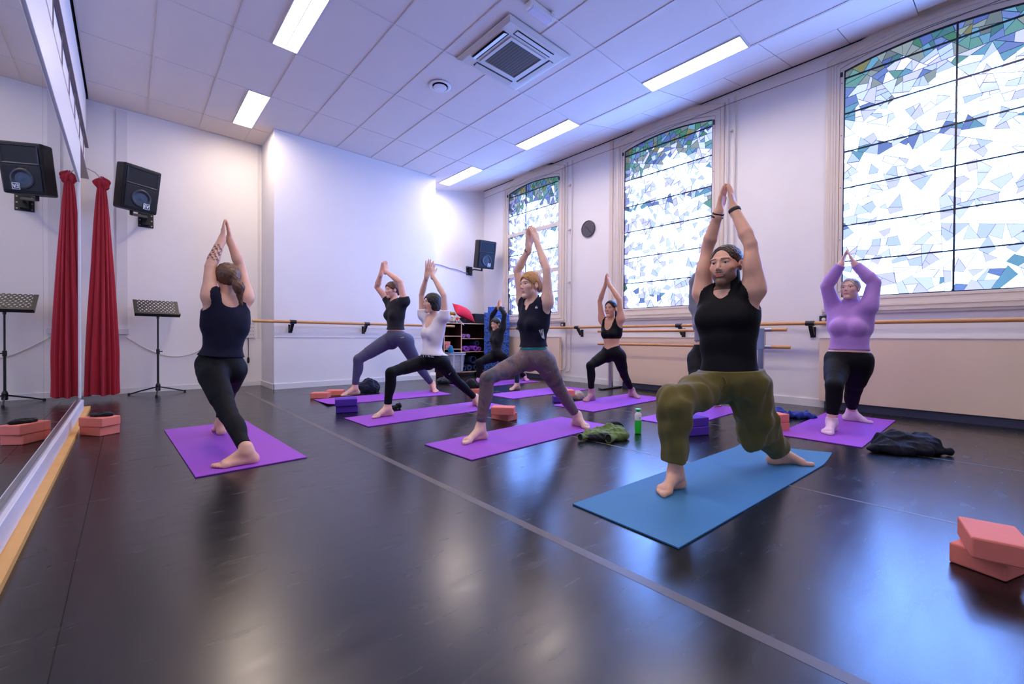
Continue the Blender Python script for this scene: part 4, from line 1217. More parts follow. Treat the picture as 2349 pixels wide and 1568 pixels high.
            d = smin(d, el(p, hp(0, 0.0820, -0.0570), hax, A3((0.0205, 0.0085, 0.0044)) * h), 0.005 * h)
            d = smin(d, el(p, hp(0, 0.0805, -0.0668), hax, A3((0.0175, 0.0090, 0.0056)) * h), 0.006 * h)
            d = np.minimum(d, 9.0)
            for sg in (-1, 1):
                e1 = el(p, hp(sg * 0.077, -0.006, -0.004), np.array([HL, nrm(HF * 0.9 + HU * 0.2), nrm(HU * 0.98 - HF * 0.2)]), A3((0.0085, 0.019, 0.031)) * h)
                e1 = smax(e1, -(np.sqrt(((p - A3(hp(sg * 0.089, 0.0, 0.002))) ** 2).sum(1)) - 0.0115 * h), 0.006 * h)
                d = smin(d, e1, 0.008 * h)
            return d
        s.headonly = culled(head, [hp(0, 0, 0.1), hp(0, 0, -0.12), hp(0, 0.1, 0)], 0.06)
        def nkf(p):
            nr = (0.050 if fm else 0.060) * wd
            d = rc(p, nk - U * 0.03 - F * 0.006, hp(0, -0.020, -0.045), nr * 1.06, nr)
            d = smin(d, smin(rc(p, nk + U * 0.005 - F * 0.025, cR, 0.030 * wd, 0.030 * wd), rc(p, nk + U * 0.005 - F * 0.025, cL, 0.030 * wd, 0.030 * wd), 0.01), 0.02)
            return d
        s.neckf = culled(nkf, [nk, c0, shR, shL], 0.08)
        # assembly
        def body(p):
            T = s.torso(p)
            N = smin(T, s.neckf(p), 0.035)
            d = np.minimum(N, smin(s.neckf(p), s.headonly(p), 0.016))
            for a, hd in ((s.armR, s.handR), (s.armL, s.handL)):
                ah = smin(a(p), hd(p), 0.012); d = np.minimum(d, smin(T, ah, 0.035))
            for lg, ft in ((s.legR0, s.footR), (s.legL0, s.footL)):
                lf = smin(lg(p), ft(p), 0.015)
                lf = np.maximum(lf, f32(s.sole) - p[:, 2])
                d = np.minimum(d, smin(T, lf, 0.03))
            return d
        s.body = body
        allp = np.array([v for v in j.values()]); s.lo = allp.min(0) - 0.17; s.hi = allp.max(0) + 0.17
        s.lo[2] = s.sole - 0.02
        s.h_body = min(max(s.dist * 0.0024, 0.0065), 0.012)
        s.h_fine = min(max(s.dist * 0.0010, 0.0028), 0.0065)
    def colors(s, P):
        """skin tone with lips, brows and soles; scalp, stubble and tattoo by the options"""
        c = np.tile(s.skin, (len(P), 1)); h = s.hs
        q = P - s.j['head']; l, f, u = q @ s.HL / h, q @ s.HF / h, q @ s.HU / h
        on = (np.abs(l) < 0.1) & (np.abs(u) < 0.16) & (f > 0.03)
        lip = on & (((l / 0.0215) ** 2 + ((u + 0.0618) / 0.0098) ** 2) < 1) & (f > 0.06)
        c[lip] = c[lip] * [0.84, 0.56, 0.56]
        cheek = np.exp(-(((np.abs(l) - 0.045) / 0.022) ** 2 + ((u + 0.028) / 0.02) ** 2)) * on
        c *= 1 - cheek[:, None] * np.array([0.02, 0.14, 0.12])
        br = on & (np.abs(np.abs(l) - 0.031) < 0.019) & (np.abs(u - 0.027 + 0.10 * np.abs(np.abs(l) - 0.028)) < s.opt.get('brow_w', 0.0033)) & (f > 0.05)
        c[br] = c[br] * 0.25 + np.array(s.opt.get('brow', (0.03, 0.02, 0.012))) * 0.75
        lash = on & (np.abs(np.abs(l) - 0.031) < 0.015) & (np.abs(u - 0.0085) < 0.0022) & (f > 0.05)
        c[lash] *= 0.45
        if s.opt.get('stubble'):
            lim = -0.050 + 0.95 * np.clip(np.abs(l) - 0.026, 0, 1)
            a = np.clip((lim - u) / 0.012, 0, 1)
            m = np.clip(1.2 - (np.abs(l) / 0.027) ** 2, 0, 1) * np.clip(1.3 - ((u + 0.0475) / 0.0065) ** 2, 0, 1)
            a = np.maximum(a, m) * (~lip) * (u > -0.135) * (np.abs(l) < 0.085) * (f > 0.002) * 0.80
            a *= 1 - 0.35 * np.exp(-((np.abs(l) - 0.045) / 0.02) ** 2 - ((u + 0.045) / 0.02) ** 2)
            c = c * (1 - a[:, None]) + np.array([0.055, 0.028, 0.014]) * a[:, None]
        for (ctr, r, colr) in s.opt.get('spots', []):
            dd = np.linalg.norm((P - ctr), axis=1); w = (dd < r)
            c[w] = colr
        if s.opt.get('tattoo') is not None:
            a0, a1 = s.opt['tattoo']
            ab = a1 - a0; t = ((P - a0) @ ab) / (ab @ ab); rad = np.linalg.norm(P - a0 - t[:, None] * ab, axis=1)
            pat = (np.sin(t * 44 + 3 * np.sin(P[:, 0] * 160)) + np.sin(P[:, 0] * 210 + P[:, 2] * 90) > 0.15)
            tt = (t > 0) & (t < 1) & (rad < 0.06) & pat & ((P - a0 - t[:, None] * ab) @ np.array([-0.5, -0.8, 0.0]) > 0.004)
            c[tt] = c[tt] * 0.18
        return c
    def build(s, **opt):
        s.opt = opt
        j = s.j; h = s.hs
        fine = []
        hd = np.array([s.hp(0, 0, -0.13), s.hp(0.085, 0.1, 0.12), s.hp(-0.085, -0.11, 0.12), s.hp(0, 0.12, 0)])
        fine.append((hd.min(0) - 0.03, hd.max(0) + 0.03, s.h_fine))
        tw = [j['tipR'] + (j['tipR'] - j['wrR']) * 0.2, j['tipL'] + (j['tipL'] - j['wrL']) * 0.2, j['wrR'], j['wrL']]
        tw = np.array(tw); fine.append((tw.min(0) - 0.055, tw.max(0) + 0.055, s.h_fine))
        for a, t in (('ankR', 'toeR'), ('ankL', 'toeL')):
            ft = np.array([j[a] - nrm(j[t] - j[a]) * 0.09, j[t] + nrm(j[t] - j[a]) * 0.05]); ft[:, 2] = (s.sole, s.sole + 0.08)
            fine.append((ft.min(0) - [0.06, 0.06, 0.015], ft.max(0) + [0.06, 0.06, 0.01], s.h_fine * 1.35))
        P, F = sdf_mesh(s.body, s.lo, s.hi, s.h_body)
        cen = P[F].mean(1); keep = np.ones(len(F), bool)
        for lo, hi, _ in fine: keep &= ~((cen > lo + 0.006) & (cen < hi - 0.006)).all(1)
        Ps, Fs = [P], [F[keep]]; n = len(P)
        done = []
        for lo, hi, hh in fine:
            p2, f2 = sdf_mesh(s.body, lo - 2 * hh, hi + 2 * hh, hh)
            if len(f2) == 0: continue
            ce = p2[f2].mean(1); k2 = ((ce > lo) & (ce < hi)).all(1)
            for l0, h0 in done: k2 &= ~((ce > l0 + 0.004) & (ce < h0 - 0.004)).all(1)
            done.append((lo, hi))
            Ps.append(p2); Fs.append(f2[k2] + n); n += len(p2)
        P = np.concatenate(Ps); F = np.concatenate(Fs)
        used = np.zeros(len(P), bool); used[F] = True; re = np.cumsum(used) - 1
        P, F = P[used], re[F]
        s.obj = mesh_np('person', P, F, SKIN, None, s.colors(P))
        tag(s.obj, s.label, 'person', 'people practising yoga lunges')
        for c in s.eye_c:
            e = MB().lathe([(0.0005, -0.0112 * h)] + [(0.0112 * h * math.cos(a), 0.0112 * h * math.sin(a)) for a in np.linspace(-1.35, 1.35, 9)] + [(0.0005, 0.0112 * h)], 14, Matrix.Translation(Vector(c))).build('eye', mat('eye_white', (206, 198, 192), 0.25), s.obj, True)
            p0 = c + s.HF * 0.0085 * h
            q = Vector(s.HF).to_track_quat('Z', 'Y').to_matrix().to_4x4()
            MB().lathe([(0.0060 * h, 0.0), (0.0052 * h, 0.0022 * h), (0.0010 * h, 0.0032 * h)], 12, Matrix.Translation(Vector(p0)) @ q).build('iris', mat('dark_iris', (38, 26, 20), 0.2), e, True)
        return s.obj
    def shell(s, name, fn, m, h=None, lo=None, hi=None):
        hh = h or s.h_body
        P, F = sdf_mesh(fn, s.lo if lo is None else lo, s.hi if hi is None else hi, hh)
        if len(F) == 0:
            print('EMPTY SHELL', s.label, name); return None
        return mesh_np(name, P, F, m, s.obj)
    # ---- garments
    def half(s, p, c, n): return (p - A3(c)) @ A3(n)         # > 0 on the side n points to
    def bottoms(s, m, off=0.005, waist=0.22, ankle=0.06, loose=None, wr=None, name='leggings', dip=0.0, fit=0.03, ankleL=None):
        j = s.j; aL = ankle if ankleL is None else ankleL
        def cut(lg, an, kn, a):
            d = nrm(kn - an); c = an + d * a
            return lambda p: np.maximum(lg(p), -s.half(p, c, d))
        if loose:
            def mk(hp, kn, an, sg):
                b = an - kn; low = an - nrm(b) * loose.get('hem' + ('R' if sg < 0 else 'L'), 0.1)
                fold = Wr(11 + sg, loose.get('fold', 0.006), 60, 7, (1, 1, 0.5))
                def g(p):
                    d = rc(p, hp, kn, loose['r0'], loose['r1'])
                    d = smin(d, rc(p, kn, low, loose['r1'], loose['r2']), 0.03)
                    if sg > 0 and 'drape' in loose: d = smin(d, rc(p, hp + (kn - hp) * 0.5, kn + loose['drape'], 0.09, 0.07), 0.04)
                    return np.maximum(d + fold(p), -s.half(p, low, -nrm(b)))
                return culled(g, [hp, kn, low], 0.2)
            gR, gL = mk(j['hipR'], j['kneR'], j['ankR'], -1), mk(j['hipL'], j['kneL'], j['ankL'], 1)
        else:
            gR, gL = cut(s.legR0, j['ankR'], j['kneR'], ankle), cut(s.legL0, j['ankL'], j['kneL'], aL)
        c = s.at(waist)
        def fn(p):
            T = s.torso(p)
            d = np.minimum(smin(T, gR(p), fit), smin(T, gL(p), fit)) - off
            if wr: d = d + wr(p)
            wl = s.half(p, c, s.U)
            if dip: wl = wl + dip * np.clip(1 - np.abs(s.half(p, c, s.L)) / 0.13, 0, 1) * (s.half(p, c, s.F) > 0)
            return np.maximum(d, wl)
        s.bot_fn = fn
        lo = s.lo.copy(); hi = s.hi.copy(); hi[2] = s.at(waist)[2] + 0.10
        return s.shell(name, fn, m, None, lo, hi)
    def top(s, m, off=0.009, hem=0.10, neck_r=0.078, neck_up=0.0, neck_f=0.03, arm_r=None, sleeve=None, wr=None, name='tank_top', vneck=0.0, scoop=None, flare=0.0, high=False, arm_off=None, ptop=None, strap=None, hem_tilt=0.0, with_legs=False):
        """arm_r: armhole radius of a sleeveless top; sleeve: share of the arm that is covered (0..1 upper arm, 1..2 forearm)"""
        j = s.j; nk = j['neck']
        def cutarm(a, sh, eb, wr_, t):
            if t <= 1: c = sh + (eb - sh) * t; n = nrm(eb - sh)
            else: c = eb + (wr_ - eb) * (t - 1); n = nrm(wr_ - eb)
            return lambda p: np.maximum(a(p) - (arm_off or 0), s.half(p, c, n))
        if sleeve:
            sR, sL = cutarm(s.armR, j['shR'], j['elR'], j['wrR'], sleeve), cutarm(s.armL, j['shL'], j['elL'], j['wrL'], sleeve)
        cc = nk + (s.hp(0, 0, -0.05) - nk) * 0.55
        hc = s.at(hem); upn = s.at(0.93, 0.04)
        def fn(p):
            T = s.torso(p)
            if high: T = smin(T, np.maximum(s.neckf(p), s.half(p, cc, s.U)), 0.035)
            elif strap is None: T = smin(T, np.maximum(s.neckf(p), -s.half(p, j['neck'] - s.U * 0.3, s.U)), 0.03)
            d = T
            if sleeve: d = np.minimum(smin(T, sR(p), 0.022), smin(T, sL(p), 0.022))
            d = d - off
            if flare:
                t = np.clip(s.half(p, s.at(0.6), -s.U) / 0.25, 0, 1.3); d = d - flare * t
            if wr: d = d + wr(p)
            d = np.maximum(d, -(s.half(p, hc, s.U) + hem_tilt * s.half(p, hc, s.F)))
            if not sleeve:
                r = arm_r or 0.075
                for sh, eb, sg in ((j['shR'], j['elR'], -1), (j['shL'], j['elL'], 1)):
                    out = s.L * sg
                    d = np.maximum(d, -rc(p, sh + out * 0.035 - s.U * 0.05, sh + (eb - sh) * 0.8 + out * 0.01, r, r))
            if not high:
                d = np.maximum(d, -rc(p, nk + s.F * neck_f + s.U * neck_up, nk + s.U * 0.25, neck_r, neck_r + 0.02))
                if vneck:
                    a0 = nk + s.F * 0.10 + s.U * 0.02; b0 = nk + s.F * 0.115 - s.U * vneck
                    d = np.maximum(d, -rc(p, a0, b0, 0.055, 0.008))
                if scoop:
                    d = np.maximum(d, -el(p, nk + s.F * 0.09 - s.U * scoop[0] * 0.35, np.array([s.L, s.F, s.U]), (scoop[1], 0.08, scoop[0])))
            return d
        s.top_fn = fn
        lo = s.lo.copy(); hi = s.hi.copy(); lo[2] = s.at(hem)[2] - 0.08
        if not (sleeve and sleeve > 0.5): hi[2] = max(j['shR'][2], j['shL'][2], nk[2]) + 0.16
        return s.shell(name, fn, m, s.h_body * 0.7 if s.dist < 4 else None, lo, hi)
    def socks(s, m, high=0.06, which='RL'):
        j = s.j
        for sd in which:
            an, kn, to = j['ank' + sd], j['kne' + sd], j['toe' + sd]
            lg, ft = (s.legR0, s.footR) if sd == 'R' else (s.legL0, s.footL)
            d0 = nrm(kn - an); c = an + d0 * high
            def fn(p): return np.maximum(np.maximum(smin(lg(p), ft(p), 0.02) - 0.0035, s.half(p, c, d0)), f32(s.sole + 0.0005) - p[:, 2])
            b = np.array([an - nrm(to - an) * 0.1, to + nrm(to - an) * 0.06, c]); lo, hi = b.min(0) - 0.06, b.max(0) + 0.06; lo[2] = s.sole - 0.012
            s.shell('sock', fn, m, s.h_fine * 1.35, lo, hi)
    def hair(s, m, style, name='hair'):
        h = s.hs; hax = np.array([s.HL, s.HF, s.HU]); hp = s.hp
        strand = Wr(5, 0.0013, 210, 7)
        def loc(p):
            q = p - A3(s.j['head']); return q @ A3(s.HL) / h, q @ A3(s.HF) / h, q @ A3(s.HU) / h
        def cap(p, grow=0.017, face=(0.118, -0.024, 0.068, 0.072, 0.096), nape=(-0.012, 0.62), ear=True):
            """scalp shell minus the face oval, cut along a line from temple to nape"""
            d = el(p, hp(0, -0.014, 0.030), hax, A3((0.074 + grow * 0.9, 0.094 + grow, 0.082 + grow)) * h)
            l, f, u = loc(p)
            d = smax(d, -el(p, hp(0, face[0], face[1]), hax, A3((face[2], face[3], face[4])) * h), 0.006 * h)
            d = smax(d, (nape[0] + nape[1] * f - u) * h * 0.85, 0.006 * h)
            if ear:
                for sg in (-1, 1):
                    d = smax(d, -el(p, hp(sg * 0.088, 0.004, -0.004), hax, A3((0.022, 0.022, 0.030)) * h), 0.004 * h)
            return d
        c_ = hp(0, 0, 0); box_lo, box_hi = c_ - 0.17 * h, c_ + 0.17 * h
        if style == 'short':        # cropped, receding at the temples
            rough_ = Wr(6, 0.0014, 300, 8)
            def fn(p):
                d = cap(p, 0.0065, (0.116, 0.000, 0.078, 0.072, 0.106), (-0.004, 0.60))
                return d + rough_(p)
        elif style == 'bob':
            def fn(p):
                l, f, u = loc(p)
                d = el(p, hp(0, -0.014, 0.022), hax, A3((0.090, 0.108, 0.096)) * h)
                sk = el(p, hp(0, -0.016, -0.040), hax, A3((0.092, 0.098, 0.125)) * h)
                d = smin(d, sk, 0.02 * h)
                d = smax(d, -el(p, hp(0, 0.120, -0.046), hax, A3((0.060, 0.082, 0.112)) * h), 0.008 * h)
                inner = np.maximum(np.maximum(np.abs(l) - 0.064, u + 0.030), f - 0.2) * h
                d = smax(d, -inner, 0.01 * h)
                d = smax(d, (-0.098 - u) * h, 0.008 * h)
                return d + strand(p) * 1.2
            box_lo = c_ - 0.19 * h
        else:
            def fn(p):
                d = cap(p, 0.009, (0.116, -0.006, 0.074, 0.072, 0.104)) if style == 'sleek' else cap(p)
                if style == 'bun':
                    d = smin(d, el(p, hp(0, -0.108, -0.010), hax, A3((0.050, 0.040, 0.046)) * h), 0.02 * h)
                    d = smin(d, rc(p, hp(0.050, 0.066, 0.066), hp(0.074, 0.040, 0.012), 0.010 * h, 0.004 * h), 0.01 * h)
                    d = smin(d, rc(p, hp(0.074, 0.040, 0.012), hp(0.072, 0.046, -0.040), 0.004 * h, 0.002 * h), 0.006 * h)
                elif style == 'low_bun':
                    d = smin(d, el(p, hp(0, -0.096, -0.040), hax, A3((0.040, 0.034, 0.038)) * h), 0.02 * h)
                elif style in ('pony', 'sleek'):
                    d = smin(d, rc(p, hp(0, -0.100, 0.005), hp(0.02, -0.124, -0.075), 0.028 * h, 0.024 * h), 0.02 * h)
                    d = smin(d, rc(p, hp(0.02, -0.124, -0.075), hp(0.03, -0.106, -0.165), 0.024 * h, 0.008 * h), 0.02 * h)
                else:
                    a, b, c2 = hp(-0.015, -0.108, 0.030), hp(-0.055, -0.125, -0.070), hp(-0.075, -0.105, -0.205)
                    d = smin(d, el(p, hp(-0.012, -0.100, 0.036), hax, A3((0.040, 0.026, 0.030)) * h), 0.02 * h)
                    d = smin(d, rc(p, a, b, 0.030 * h, 0.036 * h), 0.02 * h); d = smin(d, rc(p, b, c2, 0.036 * h, 0.010 * h), 0.03 * h)
                    d = d + strand(p) * 0.5
                return d + strand(p)
            box_lo, box_hi = hp(0, -0.03, -0.05) - 0.23 * h, c_ + 0.19 * h
        return s.shell(name, fn, m, s.h_fine * 1.0, np.minimum(box_lo, box_hi), np.maximum(box_lo, box_hi))
    def belt(s, m, t0, t1, off=0.008, name='waistband'):
        a, b = s.at(t0), s.at(t1)
        fn = lambda p: np.maximum(np.maximum(s.torso(p) - off, -s.half(p, a, s.U)), s.half(p, b, s.U))
        lo, hi = s.lo.copy(), s.hi.copy(); lo[2] = a[2] - 0.06; hi[2] = b[2] + 0.06
        return s.shell(name, fn, m, None, lo, hi)
    def decal(s, name, polys, m, fn, out=0.0022):
        """flat print: outlines seen in the photograph, laid on the garment's real surface"""
        v = []; f = []; far = float(np.linalg.norm(s.j['pelvis'] - CAM))
        for poly in polys:
            vv = []
            for (u, w_) in poly:
                d = ray(u, w_); d /= np.linalg.norm(d); t = far - 0.6; best = (9.0, t)
                for it in range(160):
                    q = float(fn((CAM + d * t)[None].astype(f32))[0])
                    if q < best[0]: best = (q, t)
                    if q < 0.0006 or t > far + 0.6: break
                    t += max(q * 0.7, 0.0004)
                if best[0] > 0.012: break
                vv.append(CAM + d * (best[1] - out))
            if len(vv) == len(poly):
                f.append(tuple(range(len(v), len(v) + len(vv)))); v += vv
        if not f: return None
        o = raw(name, v, f, m, s.obj)
        return o
    def band(s, side, m, t=0.06, r=0.031, w=0.010, name='wristband', face=False):
        wr, eb = s.j['wr' + side], s.j['el' + side]; d = nrm(eb - wr); c = wr + d * t
        q = Vector(d).to_track_quat('Z', 'Y').to_matrix().to_4x4(); Mx = Matrix.Translation(Vector(c)) @ q
        R = r * s.aw * s.k
        o = MB().lathe([(R, -w), (R + 0.004, -w * 0.8), (R + 0.005, 0), (R + 0.004, w * 0.8), (R, w)], 22, Mx).build(name, m, s.obj, True)
        return o
# ---------------------------------------------------------------- the class: ten people in a high lunge
MX = (-1.0, 0.0)
PX = {}
PX['man'] = dict(tipR=(1662, 420), tipL=(1674, 418), wrR=(1649, 486), wrL=(1683, 478), elR=(1622, 571), elL=(1722, 560), shR=(1612, 668), shL=(1731, 660),
    head=(1665, 609), neck=(1664, 681), pelvis=(1672, 868), hipR=(1634, 884), hipL=(1714, 878), kneR=(1546, 925), ankR=(1550, 1085), toeR=(1505, 1128),
    kneL=(1742, 968), ankL=(1786, 1034), toeL=(1857, 1061))
PX['blonde'] = dict(tipR=(1213, 516), tipL=(1219, 515), wrR=(1213, 570), wrL=(1233, 560), elR=(1187, 622), elL=(1254, 617), shR=(1198, 690), shL=(1256, 690),
    head=(1217, 654), neck=(1222, 696), pelvis=(1224, 822), hipR=(1204, 826), hipL=(1246, 826), kneR=(1117, 868), ankR=(1102, 984), toeR=(1056, 1018),
    kneL=(1286, 898), ankL=(1325, 956), toeL=(1354, 981))
PX['white'] = dict(tipR=(986, 592), tipL=(992, 600), wrR=(979, 633), wrL=(992, 631), elR=(967, 676), elL=(1018, 677), shR=(970, 722), shL=(1021, 724),
    head=(991, 694), neck=(995, 730), pelvis=(991, 824), hipR=(974, 829), hipL=(1009, 829), kneR=(896, 854), ankR=(889, 936), toeR=(850, 958),
    kneL=(1046, 872), ankL=(1092, 914), toeL=(1106, 932))
PX['grey'] = dict(tipR=(882, 598), tipL=(885, 597), wrR=(874, 627), wrL=(884, 621), elR=(865, 658), elL=(918, 646), shR=(889, 686), shL=(928, 690),
    head=(899, 665), neck=(907, 690), pelvis=(907, 776), hipR=(889, 782), hipL=(926, 780), kneR=(822, 824), ankR=(814, 890), toeR=(777, 912),
    kneL=(957, 836), ankL=(993, 883), toeL=(1008, 904))
PX['bra'] = dict(tipR=(1392, 627), tipL=(1394, 627), wrR=(1389, 652), wrL=(1397, 651), elR=(1376, 690), elL=(1420, 686), shR=(1381, 731), shL=(1425, 729),
    head=(1401, 708), neck=(1402, 737), pelvis=(1403, 811), hipR=(1388, 815), hipL=(1419, 814), kneR=(1354, 838), ankR=(1357, 904), toeR=(1337, 926),
    knee_s=0.12, kneL=(1432, 860), ankL=(1450, 897), toeL=(1473, 913))
PX['lilac'] = dict(tipR=(1943, 572), tipL=(1946, 576), wrR=(1929, 606), wrL=(1961, 605), elR=(1897, 656), elL=(2006, 648), shR=(1911, 706), shL=(1993, 701),
    head=(1950, 663), neck=(1951, 704), pelvis=(1946, 828), hipR=(1921, 838), hipL=(1971, 838), kneR=(1914, 884), ankR=(1908, 968), toeR=(1891, 995),
    kneL=(1958, 893), ankL=(1953, 946), toeL=(1999, 967))
PX['far'] = dict(tipR=(1146, 688), tipL=(1148, 688), wrR=(1142, 704), wrL=(1147, 704), elR=(1128, 725), elL=(1157, 721), shR=(1128, 753), shL=(1154, 752),
    head=(1137, 743), neck=(1139, 759), pelvis=(1140, 814), hipR=(1130, 818), hipL=(1150, 817), kneR=(1099, 831), ankR=(1099, 868), toeR=(1092, 879),
    kneL=(1172, 838), ankL=(1203, 863), toeL=(1214, 873))
PX['teal'] = dict(tipR=(1222, 648), tipL=(1225, 648), wrR=(1220, 668), wrL=(1227, 668), elR=(1208, 698), elL=(1241, 698), shR=(1215, 736), shL=(1247, 736),
    head=(1228, 718), neck=(1231, 742), pelvis=(1232, 806), hipR=(1222, 810), hipL=(1245, 810), kneR=(1186, 826), ankR=(1186, 882), toeR=(1164, 898),
    knee_s=0.1, kneL=(1262, 850), ankL=(1289, 882), toeL=(1300, 893))
PX['hidden'] = dict(tipR=(1632, 575), tipL=(1637, 575), wrR=(1622, 606), wrL=(1640, 606), elR=(1590, 645), elL=(1660, 645), shR=(1593, 702), shL=(1650, 702),
    head=(1624, 665), neck=(1622, 704), pelvis=(1618, 812), hipR=(1597, 820), hipL=(1640, 820), kneR=(1594, 862), ankR=(1562, 930), toeR=(1543, 952),
    knee_s=0.12, kneL=(1640, 876), ankL=(1642, 913), toeL=(1648, 932))
PX['teacher'] = dict(tipL=(512, 505), tipR=(521, 505), wrL=(510, 546), wrR=(527, 548), elL=(482, 612), elR=(552, 612), shL=(481, 676), shR=(565, 680),
    head=(522, 640), neck=(522, 690), pelvis=(505, 842), hipL=(484, 852), hipR=(536, 848), kneL=(524, 950), ankL=(566, 1034), toeL=(489, 1070),
    kneR=(520, 905), ankR=(506, 972), toeR=(500, 962))

def show(p):
    print('BONES', p.label[:28], p.bones())

LABELS = dict(
    man='bearded man in black sleeveless top and olive trousers lunging on the blue mat',
    blonde='blonde woman in navy sleeveless top and marbled grey leggings lunging on purple mat',
    white='woman with dark bob in white T-shirt and black leggings lunging',
    grey='woman in charcoal T-shirt and slate leggings lunging beside the white bay',
    bra='dark-haired woman in black crop top and black leggings, dusty-pink socks',
    lilac='woman in lilac long-sleeved top and black leggings, pale pink socks',
    far='small distant person all in black lunging in front of the shelf',
    teal='person in dark teal leggings mostly hidden behind the blonde woman',
    hidden='person in grey crop top and black leggings hidden behind the bearded man',
    teacher='woman seen from behind in navy sleeveless top, ponytail, tattooed forearm, by the mirror')
B = {}
B['man'] = Person(PX['man'], (2.68, 1.03), MX, LABELS['man'], k=1.0, w=1.0, head=1.07, sex='m', skin=(238, 184, 154), arm_w=0.96, leg_w=1.0, face=(-1.0, 0.02), waist=1.04)
B['blonde'] = Person(PX['blonde'], (2.62, 2.66), MX, LABELS['blonde'], k=0.98, w=0.94, head=0.98, skin=(242, 198, 174), arm_w=0.92, leg_w=0.95, face=(-1.0, 0.12), bust=0.9)
B['white'] = Person(PX['white'], (2.52, 4.18), MX, LABELS['white'], k=0.93, w=0.93, head=0.97, skin=(236, 190, 166), arm_w=0.88, leg_w=0.92, face=(-1.0, 0.05), hand_open=0.6)
B['grey'] = Person(PX['grey'], (2.86, 5.76), MX, LABELS['grey'], k=1.06, w=1.0, head=0.99, skin=(236, 182, 160), arm_w=1.0, leg_w=1.1, face=(-1.0, -0.10), hip=1.1, head_pitch=-0.05)
B['bra'] = Person(PX['bra'], (4.80, 3.26), MX, LABELS['bra'], k=0.92, w=0.95, head=0.95, skin=(224, 168, 134), arm_w=0.92, leg_w=0.95, face=(-1.0, -0.12))
B['lilac'] = Person(PX['lilac'], (5.06, 0.90), MX, LABELS['lilac'], k=0.97, w=1.12, head=0.90, head_pitch=0.14, skin=(240, 190, 176), arm_w=1.16, leg_w=1.16, face=(-1.0, 0.18), bust=1.25, hip=1.08, waist=1.08)
B['far'] = Person(PX['far'], (5.2, 5.95), MX, LABELS['far'], k=0.88, w=0.95, head=0.98, skin=(226, 176, 150), face=(-1.0, -0.15), head_pitch=-0.15)
B['teal'] = Person(PX['teal'], (5.0, 4.76), MX, LABELS['teal'], k=0.9, w=0.88, head=0.9, skin=(220, 172, 150), arm_w=0.85, leg_w=0.9)
B['hidden'] = Person(PX['hidden'], (4.72, 2.14), MX, LABELS['hidden'], k=0.95, w=0.95, head=0.95, skin=(216, 166, 144), leg_w=1.05)
B['teacher'] = Person(PX['teacher'], (0.60, 3.86), (0.0, 1.0), LABELS['teacher'], k=0.95, w=0.98, head=0.97, skin=(240, 186, 156), arm_w=1.0, leg_w=1.02, hip=1.06)
for _n, _p in B.items(): show(_p)

navy_jersey = cloth('navy_jersey', (19, 19, 42), sheen=0.05); black_tech = cloth('black_stretch', (9, 9, 13), 0.65, sheen=0.0, spec=0.2); charcoal = cloth('charcoal_cotton', (36, 36, 43), sheen=0.05)
white_cotton = cloth('white_cotton', (234, 228, 236), 0.85, var=0.03); lilac_tech = cloth('lilac_stretch', (186, 140, 214), 0.6, var=0.05)
slate_legging = cloth('slate_stretch', (74, 74, 104), 0.6, var=0.08); olive = cloth('olive_linen', (108, 98, 48), 0.85, var=0.14, scale=300)
grey_knit = cloth('grey_knit', (136, 140, 148)); dark_teal = cloth('dark_teal_stretch', (22, 52, 66), 0.6)
def marble_legging():
    m = bpy.data.materials.new('marbled_stretch'); m.use_nodes = True
    nt = m.node_tree; b = nt.nodes['Principled BSDF']; L = nt.links.new
    tc = nt.nodes.new('ShaderNodeTexCoord'); n = nt.nodes.new('ShaderNodeTexNoise'); n.inputs['Scale'].default_value = 11; n.inputs['Detail'].default_value = 8; n.inputs['Distortion'].default_value = 0.6
    L(tc.outputs['Object'], n.inputs['Vector'])
    r = nt.nodes.new('ShaderNodeValToRGB'); e = r.color_ramp.elements
    e[0].position = 0.30; e[0].color = (*lin((62, 74, 78)), 1); e[1].position = 0.75; e[1].color = (*lin((150, 126, 130)), 1)
    for p, c in ((0.42, (92, 82, 96)), (0.52, (126, 100, 96)), (0.62, (108, 94, 106))):
        q = e.new(p); q.color = (*lin(c), 1)
    L(n.outputs['Fac'], r.inputs[0]); L(r.outputs[0], b.inputs['Base Color']); b.inputs['Roughness'].default_value = 0.7
    return m
def color_at(p, spots): return spots

# man
p = B['man']; p.build(stubble=True, brow=(0.03, 0.018, 0.01), brow_w=0.0042)
p.bottoms(olive, off=0.015, waist=0.105, loose=dict(r0=0.100, r1=0.076, r2=0.053, hemR=0.085, hemL=0.03, fold=0.008, drape=np.array([-0.02, 0.03, -0.10])), wr=Wr(3, 0.006, 42, 7, (1, 1, 1.4)), name='trousers', fit=0.05)
p.top(black_tech, off=0.010, hem=0.075, neck_r=0.058, neck_f=0.022, neck_up=0.035, arm_r=0.078, wr=Wr(4, 0.0022, 38), vneck=0.03)
p.hair(hair_mat('dark_brown_hair', (52, 34, 24)), 'short')
wb_ = cloth('dark_woven_band', (34, 36, 38))
for tt, ww in ((0.012, 0.005), (0.030, 0.006)): p.band('R', wb_, tt, 0.030, ww)
wt = p.band('L', mat('black_watch_strap', (18, 22, 26), 0.4), 0.014, 0.030, 0.011, 'watch_strap')
